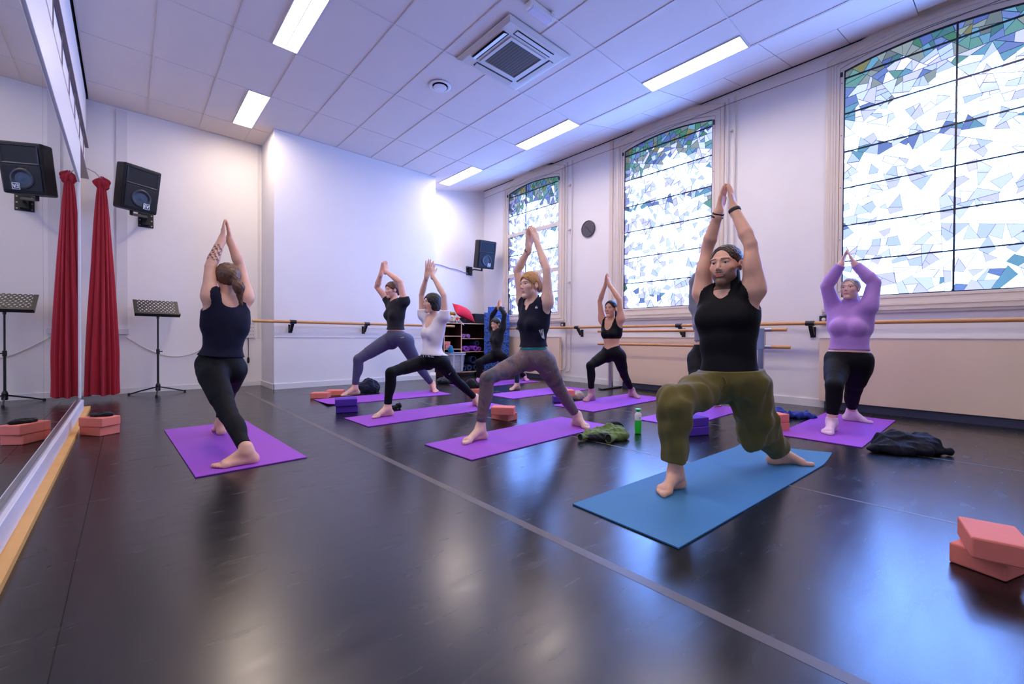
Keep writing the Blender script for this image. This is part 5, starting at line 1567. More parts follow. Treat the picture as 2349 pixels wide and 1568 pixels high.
# drawstring
ds = MB()
def sw(q): return tuple(p.at(0.06, 0.0) + p.F * q[1] + p.L * q[0] + p.U * q[2])
for sg in (-1, 1):
    loop = [(0.0, 0.126, 0.0), (0.030 * sg, 0.134, -0.012), (0.042 * sg, 0.138, -0.045), (0.020 * sg, 0.140, -0.060), (0.004 * sg, 0.136, -0.015)]
    ds.tube([sw(q) for q in loop], 0.0032, 6)
    ds.tube([sw(q) for q in ((0.0, 0.128, 0.0), (0.014 * sg, 0.140, -0.05), (0.024 * sg - 0.01, 0.146, -0.115))], 0.003, 6)
ds.build('drawstring', olive, p.obj, True)

# blonde
p = B['blonde']; p.build(brow=(0.16, 0.10, 0.05))
p.bottoms(marble_legging(), off=0.005, waist=0.20, ankle=0.07)
p.belt(cloth('teal_waistband', (24, 120, 130)), 0.155, 0.205, 0.0075)
p.top(navy_jersey, off=0.010, hem=0.215, neck_r=0.066, neck_f=0.03, neck_up=0.03, arm_r=0.070, vneck=0.10, wr=Wr(8, 0.004, 30), flare=0.010)
white_print = mat('white_print', (232, 232, 236), 0.6)
p.decal('side_stripes', [[(1236 + k * 4.0, 757 - k * 1.0), (1238.2 + k * 4.0, 756 - k * 1.0), (1246.0 + k * 1.8, 774 + k * 1.2), (1243.8 + k * 1.8, 775 + k * 1.2)] for k in range(3)], white_print, p.top_fn)
p.decal('chest_logo', [[(1227.0 + k * 2.1, 707), (1228.2 + k * 2.1, 701.5 - (k == 1) * 1.5), (1229.4 + k * 2.1, 707)] for k in range(3)], white_print, p.top_fn)
p.hair(hair_mat('blonde_hair', (186, 140, 84)), 'bun')
for tt in (0.012, 0.026): p.band('R', cloth('brown_bead_band', (84, 60, 56)), tt, 0.029, 0.006)

# white T-shirt
p = B['white']; p.build(brow=(0.02, 0.013, 0.01))
p.bottoms(black_tech, off=0.005, waist=0.22, ankle=0.05)
p.top(white_cotton, off=0.009, hem=0.10, neck_r=0.072, neck_f=0.04, neck_up=0.02, sleeve=0.24, arm_off=0.004, wr=Wr(9, 0.004, 34), flare=0.016, scoop=(0.085, 0.07), name='t_shirt')
def strokes(segs, w):
    out = []
    for (x0, y0, x1, y1) in segs:
        L_ = math.hypot(x1 - x0, y1 - y0); nx, ny = -(y1 - y0) / L_ * w / 2, (x1 - x0) / L_ * w / 2
        out.append([(x0 + nx, y0 + ny), (x1 + nx, y1 + ny), (x1 - nx, y1 - ny), (x0 - nx, y0 - ny)])
    return out
def letters(txt, x, y, w, h_, gap):
    G = {'N': [(0, 1, 0, 0), (0, 0, 1, 1), (1, 1, 1, 0)], 'I': [(0.5, 0, 0.5, 1)], 'K': [(0, 0, 0, 1), (0, 0.5, 1, 0), (0, 0.5, 1, 1)], 'E': [(0, 0, 0, 1), (0, 0, 1, 0), (0, 0.5, 0.8, 0.5), (0, 1, 1, 1)]}
    o_ = []
    for ch in txt:
        o_ += [(x + a * w, y + b * h_, x + c_ * w, y + d_ * h_) for (a, b, c_, d_) in G[ch]]; x += w + gap
    return o_
p.decal('waistband_lettering', strokes(letters('NIKE', 966, 812.2, 5.4, 6.4, 2.6), 1.5), mat('white_print', (232, 232, 236), 0.6), p.bot_fn)
p.decal('swoosh', [[(1029.3, 857.2), (1030.6, 859.6), (1035.2, 853.0), (1031.2, 857.2), (1030.0, 857.4)]], mat('white_print', (232, 232, 236), 0.6), p.bot_fn)
p.hair(hair_mat('black_bob_hair', (26, 20, 22)), 'bob')
for tt in (0.02, 0.04): p.band('R', cloth('cream_bracelet', (220, 208, 190)), tt, 0.028, 0.004)

# charcoal T-shirt
p = B['grey']; p.build(brow=(0.05, 0.03, 0.02))
p.bottoms(slate_legging, off=0.005, waist=0.20, ankle=0.06)
p.top(charcoal, off=0.010, hem=0.235, neck_r=0.066, neck_f=0.03, neck_up=0.03, sleeve=0.14, arm_off=0.003, wr=Wr(10, 0.005, 30), flare=0.016, name='t_shirt')
p.decal('legging_logo', strokes([(919, 774.2, 922, 773.6), (922.8, 774, 924.6, 773.2), (925, 773.6, 926.6, 772.8)], 1.3), mat('pale_gold_print', (214, 198, 170), 0.6), p.bot_fn)
p.hair(hair_mat('auburn_hair', (96, 56, 38)), 'low_bun')
p.band('R', cloth('cream_bracelet', (220, 208, 190)), 0.03, 0.028, 0.004)

# black crop top
p = B['bra']; p.build(brow=(0.02, 0.012, 0.01))
p.bottoms(black_tech, off=0.005, waist=0.27, ankle=0.09, dip=0.055)
p.top(black_tech, off=0.007, hem=0.47, neck_r=0.070, neck_f=0.035, neck_up=0.0, arm_r=0.088, scoop=(0.085, 0.062), name='crop_top')
p.decal('chest_logo', strokes([(1392.6, 748.6, 1393.2, 753), (1398.6, 748.6, 1398.2, 753), (1392.8, 750.8, 1398.6, 750.8)], 1.7), mat('white_print', (232, 232, 236), 0.6), p.top_fn)
p.hair(hair_mat('black_hair', (24, 20, 22)), 'sleek')
p.socks(cloth('dusty_pink_sock', (186, 138, 150)), 0.11)

# lilac
p = B['lilac']; p.build(brow=(0.07, 0.04, 0.03))
p.bottoms(black_tech, off=0.005, waist=0.17, ankle=0.08)
p.top(lilac_tech, off=0.008, hem=0.205, sleeve=1.93, high=True, arm_off=0.001, wr=Wr(12, 0.0035, 36), name='long_sleeved_top')
p.hair(hair_mat('ash_blonde_hair', (198, 176, 158)), 'sleek')
p.socks(cloth('pale_pink_sock', (236, 200, 220)), 0.045)

# distant person in black
p = B['far']; p.build(brow=(0.02, 0.012, 0.01))
p.bottoms(black_tech, off=0.016, waist=0.2, ankle=0.03, wr=Wr(14, 0.004, 30), name='trousers')
p.top(cloth('black_knit', (22, 24, 28)), off=0.010, hem=0.03, sleeve=1.95, high=True, wr=Wr(13, 0.003, 36), name='long_sleeved_top')
p.hair(hair_mat('black_hair', (24, 20, 22)), 'low_bun')
p.socks(cloth('mauve_sock', (214, 150, 196)), 0.06)

# hidden behind the blonde woman
p = B['teal']; p.build()
p.bottoms(dark_teal, off=0.005, waist=0.2, ankle=0.04)
p.top(navy_jersey, off=0.009, hem=0.1, sleeve=0.3, neck_r=0.07, name='t_shirt')
p.hair(hair_mat('brown_hair', (92, 58, 40)), 'pony')

# hidden behind the man
p = B['hidden']; p.build()
p.bottoms(black_tech, off=0.005, waist=0.20, ankle=0.05)
p.top(grey_knit, off=0.010, hem=0.27, sleeve=1.9, high=True, wr=Wr(15, 0.004, 34), name='crop_top')
p.hair(hair_mat('brown_hair', (92, 58, 40)), 'pony')
p.socks(cloth('black_sock', (22, 22, 26)), 0.07)

# teacher from behind
p = B['teacher']
p.build(tattoo=(p.j['elL'] + (p.j['wrL'] - p.j['elL']) * 0.18, p.j['elL'] + (p.j['wrL'] - p.j['elL']) * 0.72))
p.bottoms(black_tech, off=0.005, waist=0.24, ankle=0.06)
p.top(navy_jersey, off=0.012, hem=0.17, neck_r=0.072, neck_f=-0.035, neck_up=0.0, arm_r=0.073, wr=Wr(16, 0.007, 30, 6, (1, 1, 0.35)), flare=0.0)
p.hair(hair_mat('brown_streaked_hair', (104, 70, 48), 0.55), 'long_pony')
# ---------------------------------------------------------------- yoga mats
purple_mat = mat('purple_mat_foam', (158, 76, 196), 0.62, var=0.05, var_scale=5, bump=0.25, bump_scale=420, spec=0.35)
blue_mat = mat('blue_mat_foam', (64, 124, 170), 0.6, var=0.05, var_scale=4, bump=0.25, bump_scale=420, spec=0.35)
def yoga_mat(label, c, L, W, ang, m, curl=((0, 0), (0, 0)), th=0.006, wav=0.0):
    """curl[end][side]: how far that corner lifts, in metres"""
    nx, ny = 36, 12; v = []; f = []
    for top in (0, 1):
        for i in range(nx + 1):
            for k in range(ny + 1):
                s, t = i / nx, k / ny
                x, y = (s - 0.5) * L, (t - 0.5) * W
                z = 0.0015
                for e in (0, 1):
                    for q in (0, 1):
                        de = (s if e else 1 - s); dq = (t if q else 1 - t)
                        z += curl[e][q] * max(0, (de - 0.88) / 0.12) ** 2 * dq ** 1.5
                x += 0.0 if True else 0
                if wav: z += wav * 0.5 * (1 + math.sin(9 * s + 2)) * max(0, abs(t - 0.5) * 2 - 0.75) * 4
                v.append((x, y, z + th * top))
    n = (nx + 1) * (ny + 1)
    for i in range(nx):
        for k in range(ny):
            a = i * (ny + 1) + k
            f.append((a, a + 1, a + ny + 2, a + ny + 1)); f.append((n + a, n + a + ny + 1, n + a + ny + 2, n + a + 1))
    for i in range(nx):
        for k, fl in ((0, 0), (ny, 1)):
            a = i * (ny + 1) + k; b = a + ny + 1
            f.append((a, b, n + b, n + a) if not fl else (a, n + a, n + b, b))
    for k in range(ny):
        for i, fl in ((0, 1), (nx, 0)):
            a = i * (ny + 1) + k; b = a + 1
            f.append((a, b, n + b, n + a) if not fl else (a, n + a, n + b, b))
    o = raw('yoga_mat', v, f, m, None, False)
    o.location = (c[0], c[1], 0.0); o.rotation_euler = (0, 0, ang)
    return tag(o, label, 'yoga mat', 'yoga mats on the floor')
R_ = math.radians
yoga_mat('blue yoga mat with a lifted far corner under the bearded man', (2.615, 1.015), 1.98, 0.565, R_(-3.3), blue_mat, curl=((0.0, 0.0), (0.05, 0.02)))
yoga_mat('purple yoga mat under the blonde woman in navy', (2.545, 2.615), 1.67, 0.575, R_(2.3), purple_mat, curl=((0.0, 0.0), (0.0, 0.0)))
yoga_mat('purple yoga mat under the woman in the white T-shirt', (2.52, 4.07), 1.76, 0.56, R_(1.4), purple_mat)
yoga_mat('purple yoga mat under the charcoal T-shirt woman by the bay', (2.66, 5.50), 1.72, 0.60, R_(-3.0), purple_mat, curl=((0.02, 0.0), (0, 0)))
yoga_mat('purple yoga mat under the woman with dusty-pink socks', (4.71, 3.22), 1.66, 0.61, R_(0.4), purple_mat)
yoga_mat('purple yoga mat under the woman in the lilac top', (5.02, 0.885), 1.67, 0.59, R_(-0.8), purple_mat)
yoga_mat('purple yoga mat by the mirror under the woman seen from behind', (0.578, 3.935), 1.72, 0.615, R_(91.8), purple_mat)
yoga_mat('purple yoga mat glimpsed between the legs of the blonde woman', (4.70, 4.52), 1.66, 0.56, R_(0.5), purple_mat)
yoga_mat('farthest purple yoga mat, under the distant person in black', (4.98, 5.88), 1.66, 0.58, R_(0.0), purple_mat)
yoga_mat('purple yoga mat half hidden behind the legs of the bearded man', (4.66, 2.11), 1.58, 0.52, R_(0.0), purple_mat)

# ---------------------------------------------------------------- yoga blocks
orange_foam = mat('coral_foam', (232, 132, 116), 0.7, var=0.05, var_scale=25, bump=0.1, bump_scale=380, spec=0.3)
violet_foam = mat('violet_foam', (84, 48, 168), 0.7, var=0.06, var_scale=25, bump=0.1, bump_scale=380, spec=0.3)
blk_mesh = {}
BH = 0.076
def block(label, x, y, z, ang, m, size=(0.225, 0.15, BH), group='foam yoga blocks'):
    key = (m.name, size)
    if key not in blk_mesh:
        o = MB().box((-size[0] / 2, -size[1] / 2, 0), (size[0] / 2, size[1] / 2, size[2] - 0.001), bevel=0.007).build('yoga_block', m)
        blk_mesh[key] = o.data
    else:
        o = bpy.data.objects.new('yoga_block', blk_mesh[key]); col.objects.link(o)
    o.location = (x, y, z + 0.0005); o.rotation_euler = (0, 0, ang)
    return tag(o, label, 'yoga block', group)
block('coral foam block, lower of the pair at the right picture edge', 2.365, -0.037, 0, R_(-20), orange_foam)
block('coral foam block, upper of the twisted pair at the right picture edge', 2.292, -0.040, BH, R_(10), orange_foam)
block('coral foam block, lower of the pair beside the mirror', -0.165, 4.96, 0, R_(-55), orange_foam)
block('coral foam block under a black pouch, upper of the mirror-side pair', -0.165, 4.94, BH, R_(-50), orange_foam)
block('single coral foam block, outermost before the mat by the bay', 1.945, 5.985, 0, R_(-36), orange_foam)
block('single coral foam block beside the toes of the slate leggings woman', 2.19, 6.13, 0, R_(-33), orange_foam)
block('violet foam block, lower of the pair before the white T-shirt woman', 1.805, 4.70, 0, R_(-20), violet_foam)
block('violet foam block, upper of the pair before the white T-shirt woman', 1.79, 4.685, BH, R_(-19), violet_foam)
block('coral foam block, lower of the pair behind the blonde woman shin', 2.85, 3.25, 0, R_(-82), orange_foam)
block('coral foam block, upper crossed one of the pair behind the blonde woman shin', 2.76, 3.16, BH, R_(-50), orange_foam)
block('violet foam block, lower of the pair seen between the olive trouser legs', 3.66, 1.68, 0, R_(-24), violet_foam)
block('violet foam block, upper of the pair seen between the olive trouser legs', 3.665, 1.685, BH, R_(-22), violet_foam)
block('coral foam block, lower of the pair beside the blue garment', 4.40, 1.275, 0, R_(-30), orange_foam)
block('coral foam block, upper of the pair beside the blue garment', 4.395, 1.272, BH, R_(-22), orange_foam)
block('violet foam block by the beige cloth bag, behind the blonde woman calf', 4.20, 3.66, 0, R_(-40), violet_foam)
block('coral foam block on a violet one beside the beige cloth bag', 4.27, 3.66, BH, R_(-36), orange_foam)
block('coral foam block under a crumpled black bag, before the distant mat', 3.83, 5.02, 0, R_(-50), orange_foam)

# ---------------------------------------------------------------- clothes and bags lying about
class Fold:
    """sharp creases of dropped cloth"""
    def __init__(s, seed, amp, freq, n=5):
        r = np.random.default_rng(seed); d = r.normal(size=(n, 3)); d[:, 2] *= 0.5; d /= np.linalg.norm(d, axis=1)[:, None]
        s.k = A3(d * freq * r.uniform(0.5, 1.4, size=(n, 1))); s.ph = A3(r.uniform(0, 6.28, n)); s.a = amp / n; s.w = Wr(seed + 1, 0.6, freq * 0.3, 4)
    def __call__(s, p):
        return (np.abs(np.sin(p @ s.k.T + s.ph + s.w(p)[:, None]))).sum(1) * s.a
def pile(name, label, cat, parts, m, c, ang=0.0, seed=1, amp=0.03, freq=38, h=0.008, z0=0.0015, group=None, parent=None):
    """parts: ('e', centre, radii) or ('c', a, b, ra, rb), in metres round c; built standing on z0"""
    ca, sa = math.cos(ang), math.sin(ang)
    def rot(q): return np.array([q[0] * ca - q[1] * sa, q[0] * sa + q[1] * ca, q[2]])
    ax = np.array([[ca, sa, 0], [-sa, ca, 0], [0, 0, 1]]); fd = Fold(seed, amp, freq); fd2 = Fold(seed + 7, amp * 0.32, freq * 2.2, 4)
    lo = np.array([9., 9, 9]); hi = -lo
    pr = []
    for q in parts:
        if q[0] == 'e':
            cc = rot(q[1]); pr.append(('e', cc, q[2])); r = max(q[2]); lo = np.minimum(lo, cc - r); hi = np.maximum(hi, cc + r)
        else:
            a, b = rot(q[1]), rot(q[2]); pr.append(('c', a, b, q[3], q[4])); r = max(q[3], q[4]); lo = np.minimum(np.minimum(lo, a - r), b - r); hi = np.maximum(np.maximum(hi, a + r), b + r)
    lo -= 0.04; hi += 0.04; lo[2] = -0.02
    def fn(p):
        d = None
        for q in pr:
            e = el(p, q[1], ax, q[2]) if q[0] == 'e' else rc(p, q[1], q[2], q[3], q[4])
            d = e if d is None else smin(d, e, 0.025)
        d = d + fd(p) + fd2(p) - amp * 0.58
        return np.maximum(d, f32(0.0) - p[:, 2])
    P, F = sdf_mesh(fn, lo, hi, h)
    o = mesh_np(name, P, F, m, parent)
    o.location = (c[0], c[1], z0 if len(c) < 3 else c[2])
    if label: tag(o, label, cat, group)
    return o
E1 = lambda c, r: ('e', np.array(c, float), r)
C1 = lambda a, b, ra, rb: ('c', np.array(a, float), np.array(b, float), ra, rb)
# green jacket: x axis along the picture's horizontal
gj = cloth('green_softshell', (104, 126, 62), 0.7, var=0.18); dk = cloth('black_lining', (18, 20, 26), 0.8)
a_h = -YAW
c = at_z(1388, 1008, 0.0)
J = pile('jacket', 'green jacket with black lining dropped beside the green bottle', 'jacket',
         [E1((0.02, 0.05, 0.03), (0.19, 0.13, 0.055)), E1((0.10, 0.08, 0.06), (0.10, 0.09, 0.055)), C1((-0.16, 0.05, 0.035), (0.05, 0.10, 0.06), 0.035, 0.05),
          C1((0.16, 0.0, 0.04), (0.03, -0.085, 0.032), 0.05, 0.036), C1((-0.08, -0.03, 0.03), (-0.19, -0.055, 0.03), 0.034, 0.030)], gj, c, a_h, seed=21, amp=0.05, freq=34, h=0.006)
pile('lining', None, None, [E1((-0.03, -0.02, 0.026), (0.13, 0.075, 0.045)), E1((0.13, 0.16, 0.07), (0.07, 0.05, 0.06))], dk, (0, 0, 0), a_h, seed=22, amp=0.03, freq=30, h=0.007, parent=J)
for (cx, cy, r, nm) in ((0.012, -0.098, 0.034, 'cuff'), (-0.206, -0.060, 0.028, 'cuff')):
    d = Vector((math.cos(a_h) * cx - math.sin(a_h) * cy, math.sin(a_h) * cx + math.cos(a_h) * cy, 0.034))
    q = Vector((-0.75 * math.cos(a_h) + 0.6 * math.sin(a_h), -0.75 * math.sin(a_h) - 0.6 * math.cos(a_h), 0.05)).normalized().to_track_quat('Z', 'Y').to_matrix().to_4x4()
    MB().lathe([(r * 0.9, -0.03), (r * 1.1, -0.005), (r * 1.12, 0.012), (r * 0.95, 0.014), (r * 0.88, -0.004), (r * 0.1, -0.010)], 18, Matrix.Translation(d) @ q).build(nm, gj, J, True)
    MB().lathe([(r * 0.88, 0.0), (r * 0.9, 0.008)], 18, Matrix.Translation(d) @ q).build('cuff_opening', dk, J)
c = at_z(2090, 1040, 0.0)
pile('sweater', 'dark navy sweater heaped on the floor below the lilac woman', 'sweater',
     [E1((0.02, 0.06, 0.04), (0.24, 0.16, 0.085)), E1((-0.02, 0.10, 0.09), (0.13, 0.10, 0.07)), E1((0.15, 0.07, 0.06), (0.13, 0.12, 0.085)), C1((-0.12, 0.03, 0.04), (-0.30, 0.02, 0.03), 0.05, 0.028), C1((-0.29, 0.02, 0.03), (-0.10, -0.05, 0.02), 0.026, 0.035),
      C1((-0.1, -0.05, 0.02), (0.22, -0.06, 0.03), 0.03, 0.04)], cloth('navy_fleece', (12, 14, 28), 0.7, sheen=0.0), c, a_h, seed=31, amp=0.06, freq=26, h=0.0065)
c = at_z(1816, 958, 0.0)
pile('blue_garment', 'crumpled bright blue garment between portable barre foot and lilac mat', 'garment',
     [E1((-0.12, 0.08, 0.04), (0.13, 0.11, 0.07)), E1((0.06, 0.0, 0.03), (0.16, 0.08, 0.05)), E1((0.17, -0.03, 0.025), (0.08, 0.07, 0.045))], cloth('royal_blue_shell', (34, 54, 140), 0.6), c, a_h, seed=41, amp=0.06, freq=40, h=0.008)
c = at_z(842, 899, 0.0)
pile('hoodie', 'dark blue hoodie heaped behind the front foot of the slate leggings woman', 'hoodie',
     [E1((0.0, 0.05, 0.06), (0.20, 0.14, 0.12)), E1((0.02, 0.05, 0.14), (0.10, 0.09, 0.08)), E1((-0.2, 0.06, 0.03), (0.12, 0.08, 0.045))], cloth('slate_navy_fleece', (36, 40, 66), 0.8), c, a_h, seed=51, amp=0.06, freq=30, h=0.009)
c = at_z(908, 938, 0.0)
pile('black_sock', 'small crumpled black sock beside the mat of the white T-shirt woman', 'sock', [E1((-0.03, 0.0, 0.02), (0.05, 0.04, 0.03)), E1((0.03, 0.02, 0.035), (0.04, 0.04, 0.04))], dk, c, a_h, seed=61, amp=0.03, freq=70, h=0.006)
pile('black_pouch', 'soft black pouch on the mirror-side coral blocks', 'pouch', [E1((-0.03, 0.0, 0.012), (0.06, 0.045, 0.022)), E1((0.04, 0.01, 0.014), (0.05, 0.035, 0.024))], dk, (-0.155, 4.93, 2 * BH), a_h, seed=62, amp=0.012, freq=70, h=0.005)
pile('black_bag', 'crumpled black bag on a coral block before the distant mat', 'bag', [E1((-0.05, 0.0, 0.06), (0.10, 0.09, 0.09)), E1((0.09, 0.0, 0.035), (0.09, 0.07, 0.05))], dk, (3.84, 5.05, BH), a_h, seed=63, amp=0.04, freq=40, h=0.009)
c = at_z(1326, 916, 0.0)
pile('cloth_bag', 'beige cloth bag slumped beside the blocks behind the blonde woman', 'bag', [E1((0.0, 0.03, 0.045), (0.09, 0.08, 0.075)), C1((-0.06, 0.02, 0.09), (0.04, 0.02, 0.10), 0.02, 0.02)], cloth('beige_canvas', (196, 178, 164), 0.85), c, a_h, seed=64, amp=0.03, freq=46, h=0.008)

# ---------------------------------------------------------------- bottle
c = at_z(1463.5, 994, 0.0)
t = thing('water_bottle', 'translucent green bottle with white collar and green cup lid', 'bottle', (c[0], c[1], 0))
MB().lathe([(0.022, 0.0005), (0.028, 0.006), (0.0295, 0.03), (0.0295, 0.120)], 28).build('body', mat('bright_green_plastic', (44, 206, 60), 0.3, spec=0.6), t, True)
MB().lathe([(0.0298, 0.120), (0.0300, 0.160), (0.0285, 0.170), (0.015, 0.188)], 28).build('collar', mat('white_bottle_plastic', (232, 230, 236), 0.35), t, True)
MB().lathe([(0.013, 0.186), (0.013, 0.196), (0.020, 0.204), (0.027, 0.213), (0.026, 0.216), (0.012, 0.214)], 28).build('cup_lid', mat('bright_green_plastic', (44, 206, 60), 0.3), t, True)
bl = MB()
for k in range(9):
    a = -1.95 + k * 0.035
    bl.box((0.0299, -0.0008, 0.139), (0.0306, 0.0012, 0.1445 if k % 3 else 0.147), Matrix.Rotation(a - 0.25, 4, 'Z'))
bl.build('print', mat('olive_print', (120, 136, 84), 0.5), t)

# ---------------------------------------------------------------- storage shelf in the nook
shelf_in = mat('dark_red_brown_board', (74, 32, 28), 0.45, var=0.12, var_scale=6)
birch = mat('birch_edge', (222, 182, 142), 0.5, var=0.08, var_scale=30)
SY0, SY1 = 7.33, 7.80
def shelf():
    t = thing('shelf_unit', 'dark brown open shelf unit with pale edges in the far nook', 'shelf', (4.78, SY0, 0))
    def board(name, lo, hi):
        o = MB().box((lo[0] - 4.78, lo[1] - SY0 + 0.006, lo[2]), (hi[0] - 4.78, hi[1] - SY0, hi[2])).build(name, shelf_in, t)
        MB().box((lo[0] - 4.78, 0.0, lo[2]), (hi[0] - 4.78, 0.006, hi[2])).build('edge_strip', birch, o)
    board('top_board', (4.78, SY0, 1.115), (5.94, SY1, 1.135))
    board('bottom_board', (4.80, SY0, 0.09), (5.92, SY1, 0.11))
    for x in (4.78, 5.205, 5.92):
        board('upright', (x, SY0, 0.0 if x != 5.205 else 0.11), (x + 0.02, SY1, 1.115))
    for z in (0.575, 0.845): board('shelf_board', (4.80, SY0, z), (5.205, SY1, z + 0.018))
    for z in (0.515, 0.795): board('shelf_board', (5.225, SY0, z), (5.92, SY1, z + 0.018))
    MB().box((0.0, SY1 - SY0 - 0.008, 0.09), (1.16, SY1 - SY0, 1.115)).build('back_panel', shelf_in, t)
shelf()
lav_m = mat('lavender_mat_foam', (176, 116, 190), 0.65, bump=0.2, bump_scale=400); navy_m = mat('navy_mat_foam', (36, 52, 92), 0.65, bump=0.2, bump_scale=400); teal_m = mat('slate_blue_mat_foam', (48, 74, 108), 0.65, bump=0.2, bump_scale=400)
def roll(label, x, z, r, m, y0=None, ln=0.385, turns=3.2, tail=0.0, group='rolled mats on the shelf'):
    y0 = SY0 + 0.02 if y0 is None else y0
    th = 0.0062; n = int(turns * 22); inner = max(0.014, r - turns * (th + 0.0022)); out = []; inn = []
    for i in range(n + 1):
        a = 2 * math.pi * turns * i / n + math.pi * 0.75; q = inner + (r - inner) * i / n
        out.append((q * math.cos(a), q * math.sin(a))); inn.append(((q - th) * math.cos(a), (q - th) * math.sin(a)))
    if tail:
        a = out[-1]; out.append((a[0] + tail, a[1] - tail * 0.6)); inn.append((a[0] + tail, a[1] - tail * 0.6 - th))
    v = []; f = []; k = len(out)
    for y in (0, ln):
        v += [(p[0], y, p[1]) for p in out] + [(p[0], y, p[1]) for p in inn]
    for i in range(k - 1):
        f += [(i, i + 1, 2 * k + i + 1, 2 * k + i), (k + i, 3 * k + i, 3 * k + i + 1, k + i + 1), (i, k + i, k + i + 1, i + 1), (2 * k + i, 2 * k + i + 1, 3 * k + i + 1, 3 * k + i)]
    f += [(0, 2 * k, 3 * k, k), (k - 1, 2 * k - 1, 4 * k - 1, 3 * k - 1)]
    o = MB().add(v, f).build('rolled_mat', m, None, True); o.location = (x, y0, z + r + 0.001)
    return tag(o, label, 'rolled mat', group)
roll('left lavender rolled mat on the upper right shelf', 5.285, 0.813, 0.046, lav_m, tail=0.0)
roll('right lavender rolled mat with loose tail on the upper right shelf', 5.385, 0.813, 0.044, lav_m, tail=0.04, y0=SY0 - 0.03)
roll('bright purple rolled mat nearest the divider on the middle right shelf', 5.315, 0.533, 0.058, purple_mat, y0=SY0 - 0.03)
roll('large bright purple rolled mat in the middle of the middle right shelf', 5.58, 0.533, 0.060, purple_mat, y0=SY0 - 0.01)
roll('bright purple rolled mat rightmost on the middle right shelf', 5.71, 0.533, 0.050, purple_mat)
roll('dark blue rolled mat resting above the purple ones', 5.655, 0.643, 0.060, navy_m, y0=SY0 + 0.03)
roll('purple rolled mat tucked against the divider of the middle right shelf', 5.43, 0.533, 0.05, purple_mat, y0=SY0 + 0.06)
roll('large navy rolled mat on the bottom right shelf', 5.55, 0.258, 0.085, navy_m, turns=2.2)
roll('slate blue rolled mat, left in the lower row of the bottom shelf', 5.30, 0.110, 0.062, teal_m)
roll('slate blue rolled mat, right in the lower row of the bottom shelf', 5.44, 0.110, 0.068, teal_m, turns=4)
roll('navy rolled mat on the bottom shelf, hidden behind the distant leg', 5.62, 0.110, 0.066, navy_m)
for k, (x, z, a) in enumerate(((4.90, 0.594, 0.1), (4.885, 0.594 + 0.0765, 0.0))):
    block(('coral foam block, lower of two in the left shelf compartment', 'coral foam block, upper of two in the left shelf compartment')[k], x, SY0 + 0.14, z, a, orange_foam, (0.15, 0.225, BH))
# storage box half pulled out below
def storage_box():
    x0, x1, y0, y1, z0, z1 = 4.84, 5.19, SY0 - 0.16, SY0 + 0.24, 0.112, 0.49
    t = thing('storage_box', 'clear plastic storage box of folded cloths half out of the shelf', 'storage box', ((x0 + x1) / 2, (y0 + y1) / 2, z0))
    w, d, h = (x1 - x0) / 2, (y1 - y0) / 2, z1 - z0
    pl = bpy.data.materials.new('clear_plastic'); pl.use_nodes = True
    nt = pl.node_tree; b = nt.nodes['Principled BSDF']; b.inputs['Base Color'].default_value = (0.80, 0.80, 0.88, 1); b.inputs['Roughness'].default_value = 0.2; b.inputs['Alpha'].default_value = 0.30
    m = MB(); tp = 0.03
    for (ax_, s) in ((0, -1), (0, 1), (1, -1), (1, 1)):
        a, bb = (w, d)
        if ax_ == 0: q = [(s * (w - tp), -d + tp, 0), (s * (w - tp), d - tp, 0), (s * w, d, h), (s * w, -d, h)]
        else: q = [(-w + tp, s * (d - tp), 0), (w - tp, s * (d - tp), 0), (w, s * d, h), (-w, s * d, h)]
        q2 = [(p[0] * 0.985, p[1] * 0.985, p[2]) for p in q]
        m.add(q + q2, [(0, 1, 2, 3), (7, 6, 5, 4), (0, 4, 5, 1), (1, 5, 6, 2), (2, 6, 7, 3), (3, 7, 4, 0)])
    m.box((-w + tp, -d + tp, 0), (w - tp, d - tp, 0.004)).build('walls', pl, t)
    wm = mat('milky_plastic', (206, 204, 216), 0.35)
    rim = MB()
    rim.box((-w - 0.012, -d - 0.012, h - 0.02), (w + 0.012, -d, h)).box((-w - 0.012, d, h - 0.02), (w + 0.012, d + 0.012, h)).box((-w - 0.012, -d, h - 0.02), (-w, d, h)).box((w, -d, h - 0.02), (w + 0.012, d, h))
    rim.build('rim', wm, t)
    for x in (-0.10, 0.10): MB().box((x - 0.012, -d - 0.004, 0.02), (x + 0.012, -d + 0.03, h - 0.02)).build('rib', wm, t)
    MB().box((-w - 0.014, -d - 0.014, h + 0.012), (w + 0.014, d + 0.014, h + 0.026), bevel=0.004).box((-w + 0.02, -d + 0.02, h), (w - 0.02, d - 0.02, h + 0.012)).build('lid', wm, t)
    cs = [(206, 186, 176), (196, 170, 164), (214, 196, 188), (190, 172, 170), (210, 190, 176), (188, 150, 150), (150, 110, 130)]
    for k, cc in enumerate(cs):
        o = MB().box((-w + 0.05, -d + 0.05, 0.006 + k * 0.036), (w - 0.05, d - 0.05, 0.038 + k * 0.036), bevel=0.012).build('folded_cloth', cloth('folded_cloth_%d' % k, cc), None)
        o.location = ((x0 + x1) / 2, (y0 + y1) / 2, z0)
        tag(o, 'folded %s cloth, number %s from the bottom inside the storage box' % (('beige', 'dusty pink', 'pale cream', 'grey pink', 'sand', 'rose', 'mauve')[k], ('one', 'two', 'three', 'four', 'five', 'six', 'seven')[k]), 'cloth', 'cloths in the storage box')
storage_box()
pile('turquoise_towel', 'turquoise towel hanging beside the clear storage box', 'towel', [E1((0, 0, 0.07), (0.07, 0.05, 0.09)), E1((0.02, 0.0, 0.02), (0.06, 0.05, 0.05))], cloth('turquoise_terry', (24, 116, 158)), (4.87, 7.22, 0.517), 0, seed=71, amp=0.03, freq=50, h=0.008)
